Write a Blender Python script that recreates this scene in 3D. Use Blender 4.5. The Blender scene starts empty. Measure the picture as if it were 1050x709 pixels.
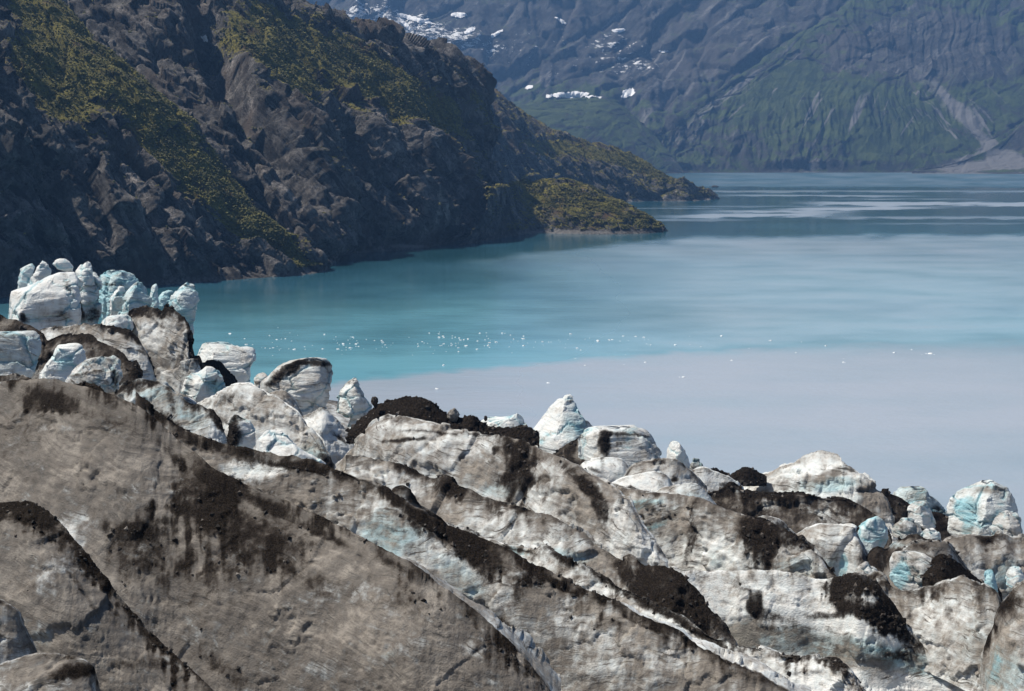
import bpy, math, random
import numpy as np

random.seed(7); RNG = np.random.default_rng(7)
SC = bpy.context.scene
COL = SC.collection
W0, H0, FPX = 1050.0, 709.0, 1442.0          # photograph size and focal length in its pixels
EYE = 110.0                                  # camera height above the water (m)
TH = math.atan((354.5 - 149.0) / FPX)        # downward pitch
CT, ST = math.cos(TH), math.sin(TH)

# ------------------------------------------------------------------ survey helpers
def tdown(py):
    b = (354.5 - np.asarray(py, float)) / FPX
    return -(-ST + b * CT) / (CT + b * ST)

def P(px, py, d):
    """world point seen at photograph position px,py at forward distance d"""
    px = np.asarray(px, float); py = np.asarray(py, float); d = np.asarray(d, float)
    b = (354.5 - py) / FPX
    k = d / (CT + b * ST)
    return np.stack([(px - 525.0) / FPX * k, d + 0 * px, EYE - tdown(py) * d], -1)

def on_water(px, py):
    return P(px, py, EYE / tdown(py))

def pix(V):
    x, y, z = V[..., 0], V[..., 1], V[..., 2] - EYE
    f = y * CT - z * ST; u = y * ST + z * CT
    f = np.maximum(f, 1e-3)
    return 525.0 + FPX * x / f, 354.5 - FPX * u / f

# ------------------------------------------------------------------ noise
def _h(ix, iy, iz, s):
    h = (ix * np.uint32(374761393) + iy * np.uint32(668265263) + iz * np.uint32(2147483647 - 58) + np.uint32(s * 144665 + 17)).astype(np.uint32)
    h = (h ^ (h >> np.uint32(13))) * np.uint32(1274126177)
    h = (h ^ (h >> np.uint32(16))) * np.uint32(2246822519)
    return h ^ (h >> np.uint32(15))

_G = np.array([[1,1,0],[-1,1,0],[1,-1,0],[-1,-1,0],[1,0,1],[-1,0,1],[1,0,-1],[-1,0,-1],[0,1,1],[0,-1,1],[0,1,-1],[0,-1,-1],[1,1,0],[-1,1,0],[0,-1,1],[0,-1,-1]], np.float32)

def noise(p, s=0):
    shp = p.shape[:-1]
    p = p.reshape(-1, 3)
    f = np.floor(p); r = (p - f).astype(np.float32)
    i = f.astype(np.int64).astype(np.uint32)
    w = r * r * r * (r * (r * 6 - 15) + 10)
    out = 0
    with np.errstate(over='ignore'):
        for c in range(8):
            a, b, e = c & 1, (c >> 1) & 1, c >> 2
            g = _G[_h(i[:, 0] + np.uint32(a), i[:, 1] + np.uint32(b), i[:, 2] + np.uint32(e), s) & np.uint32(15)]
            dt = g[:, 0] * (r[:, 0] - a) + g[:, 1] * (r[:, 1] - b) + g[:, 2] * (r[:, 2] - e)
            wx = w[:, 0] if a else 1 - w[:, 0]
            wy = w[:, 1] if b else 1 - w[:, 1]
            wz = w[:, 2] if e else 1 - w[:, 2]
            out = out + dt * wx * wy * wz
    return out.reshape(shp)

def fbm(p, o=5, s=0, g=0.5, l=2.03):
    t = 0; a = 1.0; n = 0
    for k in range(o):
        t = t + a * noise(p, s + k); n += a; a *= g; p = p * l + 11.3
    return t / n * 1.6

def ridged(p, o=5, s=0, g=0.5, l=2.07):
    t = 0; a = 1.0; n = 0
    for k in range(o):
        t = t + a * (1 - 2.2 * np.abs(noise(p, s + k))); n += a; a *= g; p = p * l + 7.7
    return t / n

def facets(p, s=0):
    """broken planes: every cell of a jittered lattice carries its own tilted plane; second value is the distance to the nearest break"""
    shp = p.shape[:-1]; p = p.reshape(-1, 3)
    i0 = np.floor(p).astype(np.int64)
    b1 = np.full(len(p), 9.0); b2 = np.full(len(p), 9.0); val = np.zeros(len(p))
    with np.errstate(over='ignore'):
        for a in (-1, 0, 1):
            for b in (-1, 0, 1):
                for c in (-1, 0, 1):
                    i = i0 + np.array([a, b, c]); u = i.astype(np.uint32)
                    h = _h(u[:, 0], u[:, 1], u[:, 2], s)
                    j = np.stack([(h & np.uint32(1023)), ((h >> np.uint32(10)) & np.uint32(1023)), ((h >> np.uint32(20)) & np.uint32(1023))], -1) / 1023.0
                    r = p - (i + 0.1 + 0.8 * j)
                    d = (r * r).sum(-1)
                    h2 = _h(u[:, 0], u[:, 1], u[:, 2], s + 91)
                    v = (r * _G[h2 & np.uint32(15)]).sum(-1) * 0.8 + ((h2 >> np.uint32(8)) & np.uint32(255)) / 255.0 - 0.5
                    better = d < b1
                    b2 = np.where(better, b1, np.minimum(b2, d)); val = np.where(better, v, val); b1 = np.where(better, d, b1)
    return val.reshape(shp), (np.sqrt(b2) - np.sqrt(b1)).reshape(shp)

def sstep(a, b, x):
    t = np.clip((x - a) / (b - a), 0, 1); return t * t * (3 - 2 * t)

# ------------------------------------------------------------------ mesh helpers
def mesh_from(name, V, F, mat, attrs=None, smooth=True):
    me = bpy.data.meshes.new(name)
    V = np.asarray(V, np.float32).reshape(-1, 3); F = np.asarray(F, np.int32)
    k = F.shape[1]
    me.vertices.add(len(V)); me.vertices.foreach_set('co', V.ravel())
    me.loops.add(F.size); me.loops.foreach_set('vertex_index', F.ravel())
    me.polygons.add(len(F))
    me.polygons.foreach_set('loop_start', np.arange(0, F.size, k, dtype=np.int32))
    me.polygons.foreach_set('use_smooth', np.full(len(F), smooth))
    me.update(calc_edges=True); me.validate()
    for an, av in (attrs or {}).items():
        a = me.attributes.new(an, 'FLOAT', 'POINT')
        a.data.foreach_set('value', np.asarray(av, np.float32).ravel())
    if mat: me.materials.append(mat)
    ob = bpy.data.objects.new(name, me); COL.objects.link(ob)
    return ob

def grid_faces(nv, nu, closed=False):
    i, j = np.meshgrid(np.arange(nv - 1), np.arange(nu if closed else nu - 1), indexing='ij')
    j2 = (j + 1) % nu
    return np.stack([i * nu + j, i * nu + j2, (i + 1) * nu + j2, (i + 1) * nu + j], -1).reshape(-1, 4)

def recentre(ob, foot=True):
    """put the object's origin at its base so that it stands where it stands"""
    me = ob.data; n = len(me.vertices)
    co = np.empty(n * 3, np.float32); me.vertices.foreach_get('co', co); co = co.reshape(-1, 3)
    c = np.array([(co[:, 0].min() + co[:, 0].max()) / 2, (co[:, 1].min() + co[:, 1].max()) / 2, co[:, 2].min()])
    me.vertices.foreach_set('co', (co - c).astype(np.float32).ravel()); me.update()
    ob.location = c
    return ob

def tag(o, label, cat, group=None, kind=None):
    o['label'] = label; o['category'] = cat
    if group: o['group'] = group
    if kind: o['kind'] = kind
    return o

def cr(Pts, t):
    """Catmull-Rom through Pts (n,...) at parameters t in [0,n-1]"""
    n = len(Pts)
    i = np.clip(np.floor(t).astype(int), 0, n - 2); f = t - i
    f = f.reshape(f.shape + (1,) * (Pts.ndim - 1))
    p1 = Pts[i]; p2 = Pts[i + 1]
    p0 = np.where((i > 0).reshape(f.shape), Pts[np.maximum(i - 1, 0)], 2 * p1 - p2)
    p3 = np.where((i < n - 2).reshape(f.shape), Pts[np.minimum(i + 2, n - 1)], 2 * p2 - p1)
    return 0.5 * (2 * p1 + (p2 - p0) * f + (2 * p0 - 5 * p1 + 4 * p2 - p3) * f ** 2 + (3 * p1 - 3 * p2 + p3 - p0) * f ** 3)

def normals(V, closed=False):
    if closed:
        du = np.roll(V, -1, 1) - np.roll(V, 1, 1)
    else:
        du = np.gradient(V, axis=1)
    dv = np.gradient(V, axis=0)
    n = np.cross(du, dv)
    return n / np.maximum(np.linalg.norm(n, axis=-1, keepdims=True), 1e-9)

def resample_u(xy, n):
    xy = np.asarray(xy, float)
    L = np.r_[0, np.cumsum(np.hypot(*np.diff(xy, axis=0).T))]
    return np.interp(np.linspace(0, L[-1], n), L, np.arange(len(xy))), L[-1]

# ------------------------------------------------------------------ materials
def new_mat(name):
    m = bpy.data.materials.new(name); m.use_nodes = True
    nt = m.node_tree; nt.nodes.clear()
    return m, nt

class N:
    def __init__(s, nt): s.nt = nt
    def __call__(s, typ, ins=None, **kw):
        n = s.nt.nodes.new(typ)
        for k, v in kw.items(): setattr(n, k, v)
        for k, v in (ins or {}).items():
            sock = n.inputs[k]
            if isinstance(v, bpy.types.NodeSocket): s.nt.links.new(v, sock)
            elif isinstance(v, bpy.types.Node): s.nt.links.new(v.outputs[0], sock)
            else: sock.default_value = v
        return n
    def attr(s, name): return s('ShaderNodeAttribute', attribute_name=name).outputs['Fac']
    def math(s, op, a, b=0.0, c=0.0, clamp=False):
        return s('ShaderNodeMath', {0: a, 1: b, 2: c}, operation=op, use_clamp=clamp).outputs[0]
    def mix(s, f, a, b):
        n = s('ShaderNodeMix', data_type='RGBA')
        for i, v in ((0, f), (6, a), (7, b)):
            if isinstance(v, bpy.types.NodeSocket): s.nt.links.new(v, n.inputs[i])
            else: n.inputs[i].default_value = v if i == 0 else (*v, 1.0)
        return n.outputs[2]
    def ss(s, x, a, b):
        return s('ShaderNodeMapRange', {0: x, 1: a, 2: b, 3: 0.0, 4: 1.0}, interpolation_type='SMOOTHSTEP').outputs[0]
    def noise(s, vec, scale, detail=6.0, rough=0.55, dist=0.0, typ='FBM'):
        return s('ShaderNodeTexNoise', {'Vector': vec, 'Scale': scale, 'Detail': detail, 'Roughness': rough, 'Distortion': dist}, noise_type=typ).outputs[0]
    def scale(s, vec, sx, sy, sz, rot=(0, 0, 0)):
        return s('ShaderNodeMapping', {'Vector': vec, 'Scale': (sx, sy, sz), 'Rotation': rot}).outputs[0]

def ice_material():
    m, nt = new_mat('dirty_glacier_ice'); n = N(nt)
    pos = n('ShaderNodeNewGeometry').outputs['Position']
    dirt, dark, blue, sz = n.attr('dirt'), n.attr('dark'), n.attr('blue'), n.attr('px')
    # coordinates measured in units that follow the size of the thing: metres / px attribute
    inv = n.math('DIVIDE', 1.0, sz)
    q = n('ShaderNodeVectorMath', {0: pos, 'Scale': inv}, operation='SCALE').outputs[0]
    big = n.noise(q, 0.022, 5, 0.6)
    rnd = n('ShaderNodeObjectInfo').outputs['Random']
    sx = n('ShaderNodeSeparateXYZ', {0: q})
    tz = n.math('ADD', sx.outputs[2], n.math('MULTIPLY', sx.outputs[0], n.math('MULTIPLY_ADD', rnd, 0.9, -0.35)))
    tilted = n('ShaderNodeCombineXYZ', {0: sx.outputs[0], 1: sx.outputs[1], 2: tz}).outputs[0]
    med = n.noise(q, 0.09, 7, 0.65, 0.4)
    fin = n.noise(q, 0.45, 6, 0.7)
    # strata: thin dark layers that run along the ice, gently tilted and warped
    warp = n('ShaderNodeVectorMath', {0: tilted, 1: n('ShaderNodeVectorMath', {0: n('ShaderNodeTexNoise', {'Vector': q, 'Scale': 0.02, 'Detail': 2.0}).outputs['Color'], 'Scale': 26.0}, operation='SCALE').outputs[0]}, operation='ADD').outputs[0]
    lay = n.noise(n.scale(warp, 0.03, 0.03, 0.40, (0.10, 0.16, 0)), 1.0, 7, 0.72)
    lay2 = n.noise(n.scale(warp, 0.02, 0.02, 0.22, (0.10, 0.16, 0)), 1.0, 4, 0.6)
    lines = n.math('MULTIPLY', n.ss(lay, 0.54, 0.62), n.ss(n.noise(q, 0.035, 3, 0.5), 0.40, 0.62))
    # vertical melt streaks
    streak = n.noise(n.scale(q, 0.11, 0.11, 0.012), 1.0, 5, 0.6)
    # dirt film
    f = n.math('MULTIPLY_ADD', n.math('SUBTRACT', big, 0.5), 1.15, dirt)
    f = n.math('MULTIPLY_ADD', n.math('SUBTRACT', med, 0.5), 0.8, f)
    f = n.math('MULTIPLY_ADD', n.math('SUBTRACT', lay2, 0.5), 0.7, f)
    f = n.math('MULTIPLY_ADD', n.math('SUBTRACT', streak, 0.5), 0.5, f)
    f = n.math('MULTIPLY_ADD', n.math('MULTIPLY', lines, n.math('ADD', dirt, 0.22)), 0.75, f)
    film = n.ss(f, 0.06, 0.80)
    clean = n.mix(n.ss(med, 0.3, 0.7), (0.66, 0.72, 0.74), (0.84, 0.84, 0.82))
    glow = n.mix(n.ss(lay2, 0.35, 0.65), (0.26, 0.50, 0.58), (0.44, 0.66, 0.72))
    bl = n.math('ADD', blue, n.math('MULTIPLY', n.math('SUBTRACT', big, 0.48), 0.5))
    c = n.mix(n.ss(bl, 0.15, 0.95), clean, glow)
    # dirty ice is banded: dark silt layers, tan and grey layers, all folded together and streaked by melt
    tone = n.math('MULTIPLY_ADD', n.math('SUBTRACT', lay2, 0.5), 0.8, 0.56)
    tone = n.math('MULTIPLY_ADD', n.math('SUBTRACT', lay, 0.5), 0.55, tone)
    tone = n.math('MULTIPLY_ADD', n.math('SUBTRACT', big, 0.5), 1.5, tone)
    tone = n.math('MULTIPLY_ADD', n.math('SUBTRACT', streak, 0.5), 0.75, tone)
    tone = n.math('MULTIPLY_ADD', n.math('SUBTRACT', fin, 0.5), 0.35, tone)
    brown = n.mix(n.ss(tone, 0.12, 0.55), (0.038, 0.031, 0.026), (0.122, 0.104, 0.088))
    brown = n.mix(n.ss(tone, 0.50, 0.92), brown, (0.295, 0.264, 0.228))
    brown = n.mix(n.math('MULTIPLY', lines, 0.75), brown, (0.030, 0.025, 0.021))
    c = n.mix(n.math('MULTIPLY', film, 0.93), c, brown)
    # debris, with the shade painted below the crests
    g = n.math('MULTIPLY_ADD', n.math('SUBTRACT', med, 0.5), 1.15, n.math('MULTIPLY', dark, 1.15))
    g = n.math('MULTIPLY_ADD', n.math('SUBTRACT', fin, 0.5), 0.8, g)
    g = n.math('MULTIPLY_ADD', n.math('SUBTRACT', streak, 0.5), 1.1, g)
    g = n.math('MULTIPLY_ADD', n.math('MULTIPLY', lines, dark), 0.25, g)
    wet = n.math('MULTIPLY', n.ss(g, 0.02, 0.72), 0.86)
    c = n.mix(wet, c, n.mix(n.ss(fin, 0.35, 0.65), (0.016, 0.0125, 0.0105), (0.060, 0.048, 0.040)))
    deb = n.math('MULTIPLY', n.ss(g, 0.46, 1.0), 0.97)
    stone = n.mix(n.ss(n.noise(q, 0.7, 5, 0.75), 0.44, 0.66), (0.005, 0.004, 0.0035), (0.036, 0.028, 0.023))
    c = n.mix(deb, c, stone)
    # grit: small dark specks
    vor = n('ShaderNodeTexVoronoi', {'Vector': q, 'Scale': 0.6}).outputs['Distance']
    grit = n.math('MULTIPLY', n.ss(vor, 0.22, 0.10), n.ss(n.math('ADD', med, n.math('MULTIPLY', dirt, 0.25)), 0.56, 0.72))
    c = n.mix(n.math('MULTIPLY', grit, 0.8), c, (0.04, 0.033, 0.028))
    rough = n.math('MULTIPLY_ADD', n.noise(q, 0.8, 3, 0.6), 0.70, n.math('MULTIPLY_ADD', film, 0.10, 0.02))
    h = n.math('MULTIPLY_ADD', fin, 0.9, n.math('MULTIPLY', lay, 0.6))
    h = n.math('MULTIPLY_ADD', n.noise(q, 1.6, 4, 0.7), 0.35, h)
    h = n.math('MULTIPLY_ADD', vor, -0.35, h)
    h = n.math('MULTIPLY', h, sz)
    bump = n('ShaderNodeBump', {'Height': h, 'Strength': 0.62, 'Distance': 1.8})
    rough = n.math('MAXIMUM', rough, n.math('MULTIPLY', n.math('MAXIMUM', wet, n.math('MULTIPLY', film, 0.55)), 0.95))
    spec = n.math('MULTIPLY_ADD', n.math('MAXIMUM', wet, n.math('MULTIPLY', film, 0.6)), -0.45, 0.5)
    b = n('ShaderNodeBsdfPrincipled', {'Base Color': c, 'Roughness': rough, 'Normal': bump.outputs[0], 'IOR': 1.31, 'Specular IOR Level': spec})
    n('ShaderNodeOutputMaterial', {0: b.outputs[0]})
    return m

def frame(u):
    u = np.array(u, float); u /= np.linalg.norm(u)
    a = np.cross(u, [0, 0, 1.0]); a /= np.linalg.norm(a); return [tuple(u), tuple(a), tuple(np.cross(u, a))]
FRAME = frame((0.66, -0.25, -0.62))          # rock joints on the near shore fall to the right and to the viewer
FRAME_FAR = frame((-0.55, -0.45, -0.6))      # gullies across the fjord fall to the left

def rock_material(name, far=False):
    m, nt = new_mat(name); n = N(nt)
    geo = n('ShaderNodeNewGeometry'); pos = geo.outputs['Position']
    veg, scree, snow = n.attr('veg'), n.attr('scree'), n.attr('snow')
    k = 0.22 if far else 1.0
    a = n.noise(pos, 0.012 * k, 6, 0.6)
    b_ = n.noise(pos, 0.06 * k, 8, 0.68, 0.5)
    c_ = n.noise(pos, 0.30 * k, 6, 0.7)
    dot = lambda v: n('ShaderNodeVectorMath', {0: pos, 1: v}, operation='DOT_PRODUCT').outputs['Value']
    fr = FRAME_FAR if far else FRAME
    jv = n('ShaderNodeCombineXYZ', {0: n.math('MULTIPLY', dot(fr[0]), 0.010 * k), 1: n.math('MULTIPLY', dot(fr[1]), 0.060 * k), 2: n.math('MULTIPLY', dot(fr[2]), 0.060 * k)}).outputs[0]
    st = n.noise(jv, 1.0, 8, 0.72, 0.25)
    rock = n.mix(n.ss(b_, 0.36, 0.66), (0.058, 0.055, 0.054), (0.22, 0.208, 0.202)) if not far else n.mix(n.ss(b_, 0.36, 0.66), (0.028, 0.029, 0.033), (0.085, 0.083, 0.085))  # far rock colours darkened to stand in for cloud shadow
    rock = n.mix(n.ss(st, 0.54, 0.66), rock, (0.38, 0.35, 0.335) if not far else (0.17, 0.165, 0.165))
    rock = n.mix(n.math('MULTIPLY', n.ss(c_, 0.52, 0.40), 0.65), rock, (0.030, 0.028, 0.028))
    rock = n.mix(n.ss(st, 0.47, 0.40), rock, (0.022, 0.019, 0.019))
    rock = n.mix(n.ss(a, 0.5, 0.7), rock, (0.10, 0.075, 0.060) if not far else (0.06, 0.055, 0.055))
    if far:
        green = n.mix(n.ss(b_, 0.35, 0.65), (0.017, 0.032, 0.013), (0.052, 0.074, 0.022))
    else:
        green = n.mix(n.ss(c_, 0.35, 0.65), (0.070, 0.068, 0.012), (0.260, 0.225, 0.036))
        green = n.mix(n.ss(n.noise(pos, 0.025, 4), 0.55, 0.68), green, (0.105, 0.062, 0.030))
    nz = n('ShaderNodeSeparateXYZ', {0: geo.outputs['Normal']}).outputs[2]
    v = n.math('MULTIPLY_ADD', n.math('SUBTRACT', b_, 0.5), 1.3, veg)
    v = n.math('MULTIPLY_ADD', n.math('SUBTRACT', c_, 0.5), 0.7, v)
    v = n.math('MULTIPLY_ADD', n.math('SUBTRACT', nz, 0.62), 0.9, v)
    c = n.mix(n.ss(v, 0.38, 0.62), rock, green)
    s = n.math('MULTIPLY_ADD', n.math('SUBTRACT', c_, 0.5), 0.7, scree)
    c = n.mix(n.ss(s, 0.35, 0.85), c, (0.27, 0.26, 0.255) if not far else (0.155, 0.152, 0.155))
    w = n.math('MULTIPLY_ADD', n.math('SUBTRACT', n.noise(n.scale(pos, 1, 1, 2.2), 0.13 * k, 9, 0.72), 0.5), 1.9, snow)
    c = n.mix(n.ss(w, 0.62, 0.68), c, (0.82, 0.83, 0.84))
    h = n.math('MULTIPLY_ADD', c_, 2.2 / k, n.math('MULTIPLY', st, 4.5 / k))
    h = n.math('MULTIPLY_ADD', n.noise(pos, 1.2 * k, 4, 0.7), 0.8 / k, h)
    bump = n('ShaderNodeBump', {'Height': h, 'Strength': 0.55 if far else 1.0, 'Distance': 1.6})
    b = n('ShaderNodeBsdfPrincipled', {'Base Color': c, 'Roughness': 0.85, 'Normal': bump.outputs[0], 'Specular IOR Level': 0.3})
    n('ShaderNodeOutputMaterial', {0: b.outputs[0]})
    return m

def simple_mat(name, col1, col2, sc=1.0, rough=0.7, bump=0.5):
    m, nt = new_mat(name); n = N(nt)
    pos = n('ShaderNodeTexCoord').outputs['Object']
    f = n.noise(pos, sc, 6, 0.65)
    bp = n('ShaderNodeBump', {'Height': f, 'Strength': bump, 'Distance': 0.6 / sc})
    b = n('ShaderNodeBsdfPrincipled', {'Base Color': n.mix(n.ss(f, 0.35, 0.65), col1, col2), 'Roughness': rough, 'Normal': bp.outputs[0]})
    n('ShaderNodeOutputMaterial', {0: b.outputs[0]})
    return m

def water_material():
    m, nt = new_mat('silty_fjord_water'); n = N(nt)
    pos = n('ShaderNodeNewGeometry').outputs['Position']
    silt, turq, wind = n.attr('silt'), n.attr('turq'), n.attr('wind')
    big = n.noise(n.scale(pos, 0.0022, 0.006, 1.0), 1.0, 4, 0.55)
    deep = (0.014, 0.062, 0.082)
    c = n.mix(turq, deep, (0.155, 0.395, 0.495))
    c = n.mix(n.math('MULTIPLY', n.ss(big, 0.3, 0.7), 0.25), c, (0.05, 0.18, 0.31))
    c = n.mix(silt, c, (0.330, 0.382, 0.455))  # silt, plus the sky sheen painted in for ruffled water
    rp = n.noise(n.scale(pos, 0.35, 0.5, 1.0), 1.0, 5, 0.6)
    rp2 = n.noise(n.scale(pos, 0.035, 0.09, 1.0), 1.0, 5, 0.6)
    h = n.math('MULTIPLY_ADD', rp2, 1.2, n.math('MULTIPLY', rp, 0.35))
    st = n.math('MULTIPLY_ADD', wind, 0.40, 0.16)
    bump = n('ShaderNodeBump', {'Height': h, 'Strength': st, 'Distance': 1.0})
    rough = n.math('MULTIPLY_ADD', wind, 0.36, 0.10)
    b = n('ShaderNodeBsdfPrincipled', {'Base Color': c, 'Roughness': rough, 'IOR': 1.33, 'Normal': bump.outputs[0]})
    n('ShaderNodeOutputMaterial', {0: b.outputs[0]})
    return m

ICE = ice_material()
ROCK = rock_material('hillside_rock'); FARROCK = rock_material('far_mountain_rock', True)
WATER = water_material()
FLOE = simple_mat('floating_ice', (0.68, 0.76, 0.80), (0.86, 0.88, 0.88), 0.8, 0.5)
SNOW = simple_mat('old_snow', (0.74, 0.76, 0.79), (0.86, 0.86, 0.87), 0.05, 0.75, 0.3)
def rubble_mat():
    m, nt = new_mat('moraine_rubble'); n = N(nt)
    r = n('ShaderNodeNewGeometry').outputs['Random Per Island']
    c = n.mix(n.ss(r, 0.25, 0.85), (0.008, 0.0065, 0.0055), (0.060, 0.050, 0.043)); c = n.mix(n.ss(r, 0.93, 0.97), c, (0.17, 0.155, 0.14))
    b = n('ShaderNodeBsdfPrincipled', {'Base Color': c, 'Roughness': 0.85}); n('ShaderNodeOutputMaterial', {0: b.outputs[0]})
    return m
RUB = rubble_mat()
STONE = simple_mat('dark_moraine_stone', (0.006, 0.005, 0.004), (0.050, 0.040, 0.034), 0.35, 0.9)
GREYSTONE = simple_mat('grey_stone', (0.16, 0.15, 0.14), (0.30, 0.29, 0.27), 1.2, 0.85)
SCRUB = simple_mat('scrub_leaves', (0.040, 0.044, 0.008), (0.165, 0.150, 0.024), 0.03, 0.8, 0.2)

# ------------------------------------------------------------------ glacier things
FEET = []            # points where ice things meet the glacier: the ice sheet follows them
RUBBLE = []          # (point, size) of loose stones

def paint(base, marks, X, Y, nz):
    a = base
    for (mx, my, rx, ry, ang, val) in marks:
        ca, sa = math.cos(math.radians(ang)), math.sin(math.radians(ang))
        u = ((X - mx) * ca + (Y - my) * sa) / rx; v = (-(X - mx) * sa + (Y - my) * ca) / ry
        r = np.sqrt(u * u + v * v) + nz * 0.45
        a = a + val * sstep(1.30, 0.35, r)
    return a

def finish_ice(name, V, F, nz, label, cat, dirt, dark, blue, sz, group=None, rub=0):
    at = dict(dirt=dirt, dark=dark, blue=blue, px=np.full(V.size // 3, sz))
    ob = mesh_from(name, V, F, ICE, at)
    if rub:
        pts = V.reshape(-1, 3); p = np.clip(dark.ravel() - 0.12, 0, 1)
        if p.sum() > 0:
            pick = RNG.choice(len(pts), size=rub, p=p / p.sum())
            for q in pick: RUBBLE.append((pts[q], sz * (0.45 + 4.0 * RNG.random() ** 5)))
    recentre(ob); tag(ob, label, cat, group)
    return ob

def ridge(label, crest, d, rows, name='ice_ridge', cat='ice ridge', dirt=0.45, dark=0.0, blue=0.0, crestdark=0.5, cw=0.10,
          top=0.02, back=0.9, bulge=0.06, rough=1.0, rag=1.0, facet=1.0, crack=1.0, flute=0.6, marks=(), bmarks=(), dmarks=(), seed=0, dens=0.55, rub=0, group=None):
    """crest [(px,py)] at distances d; rows [(drop px | ('y',py), slope deg, xshift)] go down the face toward the viewer"""
    crest = np.asarray(crest, float); n = len(crest)
    d = np.interp(np.arange(n), np.linspace(0, n - 1, len(d)), d) if np.ndim(d) else np.full(n, d)
    C = P(crest[:, 0], crest[:, 1], d)
    sz = float(np.mean(d)) / FPX
    L = [C]; x0, y0, d0 = crest[:, 0].copy(), crest[:, 1].copy(), d.copy()
    for (drop, al, *xs) in rows:
        if isinstance(drop, tuple):
            y1 = np.maximum(crest[:, 1] + 8, np.interp(np.arange(n), np.linspace(0, n - 1, len(drop) - 1), drop[1:]))
        else:
            y1 = y0 + np.interp(np.arange(n), np.linspace(0, n - 1, np.size(drop)), np.atleast_1d(drop).astype(float))
        x1 = x0 + (xs[0] if xs else 0)
        ds = d0
        for _ in range(5):                                             # lower lines run smoother than the crest
            sm = lambda a: np.r_[a[0], .25 * a[:-2] + .5 * a[1:-1] + .25 * a[2:], a[-1]]
            y1, ds = sm(y1), sm(ds)
        d0 = ds; y0 = y0 if len(L) > 1 else sm(y0)
        ta = math.tan(math.radians(al))
        d1 = d0 * (ta + tdown(y0)) / (ta + tdown(y1))
        L.append(P(x1, y1, d1)); x0, y0, d0 = x1, y1, d1
    hpx = float(np.mean(y0 - crest[:, 1]))
    nu = int(max(40, resample_u(crest, 2)[1] * dens)); nvf = int(max(24, hpx * dens))
    tu, Lpx = resample_u(crest, nu)
    rowsU = np.stack([cr(r, tu) for r in L])                       # (rows, nu, 3)
    nr = len(L)
    # rows spaced by how tall they are
    seg = np.array([np.linalg.norm(L[k + 1] - L[k], axis=1).mean() for k in range(nr - 1)])
    tv = np.interp(np.linspace(0, 1, nvf), np.r_[0, np.cumsum(seg)] / seg.sum(), np.arange(nr))
    Vf = cr(rowsU, tv)
    out = np.array([0, -0.97, 0.24])
    hm = hpx * sz
    prof = np.sin(np.pi * np.linspace(0, 1, nvf) ** 0.9) ** 1.7
    Vf = Vf + (bulge * hm * prof)[:, None, None] * out
    # crest band and back slope, away from the viewer
    Cu = rowsU[0]
    away = Cu[:, :2] / np.linalg.norm(Cu[:, :2], axis=1, keepdims=True)
    away = np.c_[away, np.zeros(nu)]
    wob = 1 + 0.6 * fbm(np.c_[np.linspace(0, Lpx / 40, nu), np.zeros(nu), np.full(nu, seed)], 3, seed + 40)
    tb = np.asarray(top, float); tb = np.interp(np.linspace(0, 1, nu), np.linspace(0, 1, tb.size), np.atleast_1d(tb)) * hm * wob + 0.02
    hb = hm * back
    nb, nt_ = max(10, nvf // 3), 7
    band = Cu[None] + away[None] * (tb * np.linspace(0, 1, nt_)[:, None])[..., None] + np.array([0, 0, -0.05]) * (tb * np.linspace(0, 1, nt_)[:, None])[..., None]
    e = band[-1]
    s = np.linspace(0, 1, nb + 1)[1:, None, None]
    bk = e[None] + away[None] * (hb * 0.75 * s) + np.array([0, 0, -1.0]) * (hb * s ** 1.35)
    V = np.concatenate([bk[::-1], band[:0:-1], Vf], 0)
    ncr = nb + nt_ - 1
    V = np.nan_to_num(V)
    Nn = normals(V)
    flip = np.sign((Nn * np.array([0, -0.6, 0.8])).sum(-1, keepdims=True).mean()) or 1
    Nn = Nn * flip
    q = V / sz + seed * 37.1
    v01 = np.r_[np.linspace(-1, 0, ncr, endpoint=False), np.linspace(0, 1, nvf)][:, None]
    crown = np.exp(-(v01 / np.clip(9.0 / hpx, .03, .25)) ** 2)
    lim = min(1.0, hpx / 60.0)
    nz = fbm(q / 22.0, 4, seed)
    # painted dirt and crest shade first: rough debris carries a rougher surface
    X, Y = pix(V)
    DZ = 0 * X
    streak = fbm(np.stack([X / 7.0, Y / 60.0, DZ + seed], -1), 4, seed + 9)
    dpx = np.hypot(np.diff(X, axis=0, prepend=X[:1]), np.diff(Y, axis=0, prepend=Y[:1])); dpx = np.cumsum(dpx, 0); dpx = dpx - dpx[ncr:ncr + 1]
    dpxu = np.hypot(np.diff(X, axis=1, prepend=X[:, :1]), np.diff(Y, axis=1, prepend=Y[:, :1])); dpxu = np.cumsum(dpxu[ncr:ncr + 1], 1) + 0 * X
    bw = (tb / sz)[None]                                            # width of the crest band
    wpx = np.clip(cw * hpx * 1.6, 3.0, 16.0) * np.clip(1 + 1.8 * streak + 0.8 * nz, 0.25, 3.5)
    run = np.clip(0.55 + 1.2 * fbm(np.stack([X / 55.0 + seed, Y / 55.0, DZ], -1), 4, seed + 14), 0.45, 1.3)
    DK = dark + 2.4 * crestdark * run * np.where(dpx >= 0, np.exp(-(dpx / wpx) ** 1.5), np.exp(dpx / np.where(bw > 14, 2.0, 8.0))) * (0.8 + 0.9 * nz)  # crest debris, with the shade below the crest painted in
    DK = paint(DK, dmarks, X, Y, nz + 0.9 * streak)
    DI = paint(dirt + 0 * X, marks, X, Y, nz) + np.where(dpx >= 0, 0.30 * np.exp(-dpx / (wpx * 2.5)), -0.30 * sstep(9, 18, bw))  # extra dirt below the crest; less on wide bands paints them sunlit
    BL = paint(blue + 0 * X, bmarks, X, Y, nz * 0.6)
    DIs = 1.0
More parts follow.
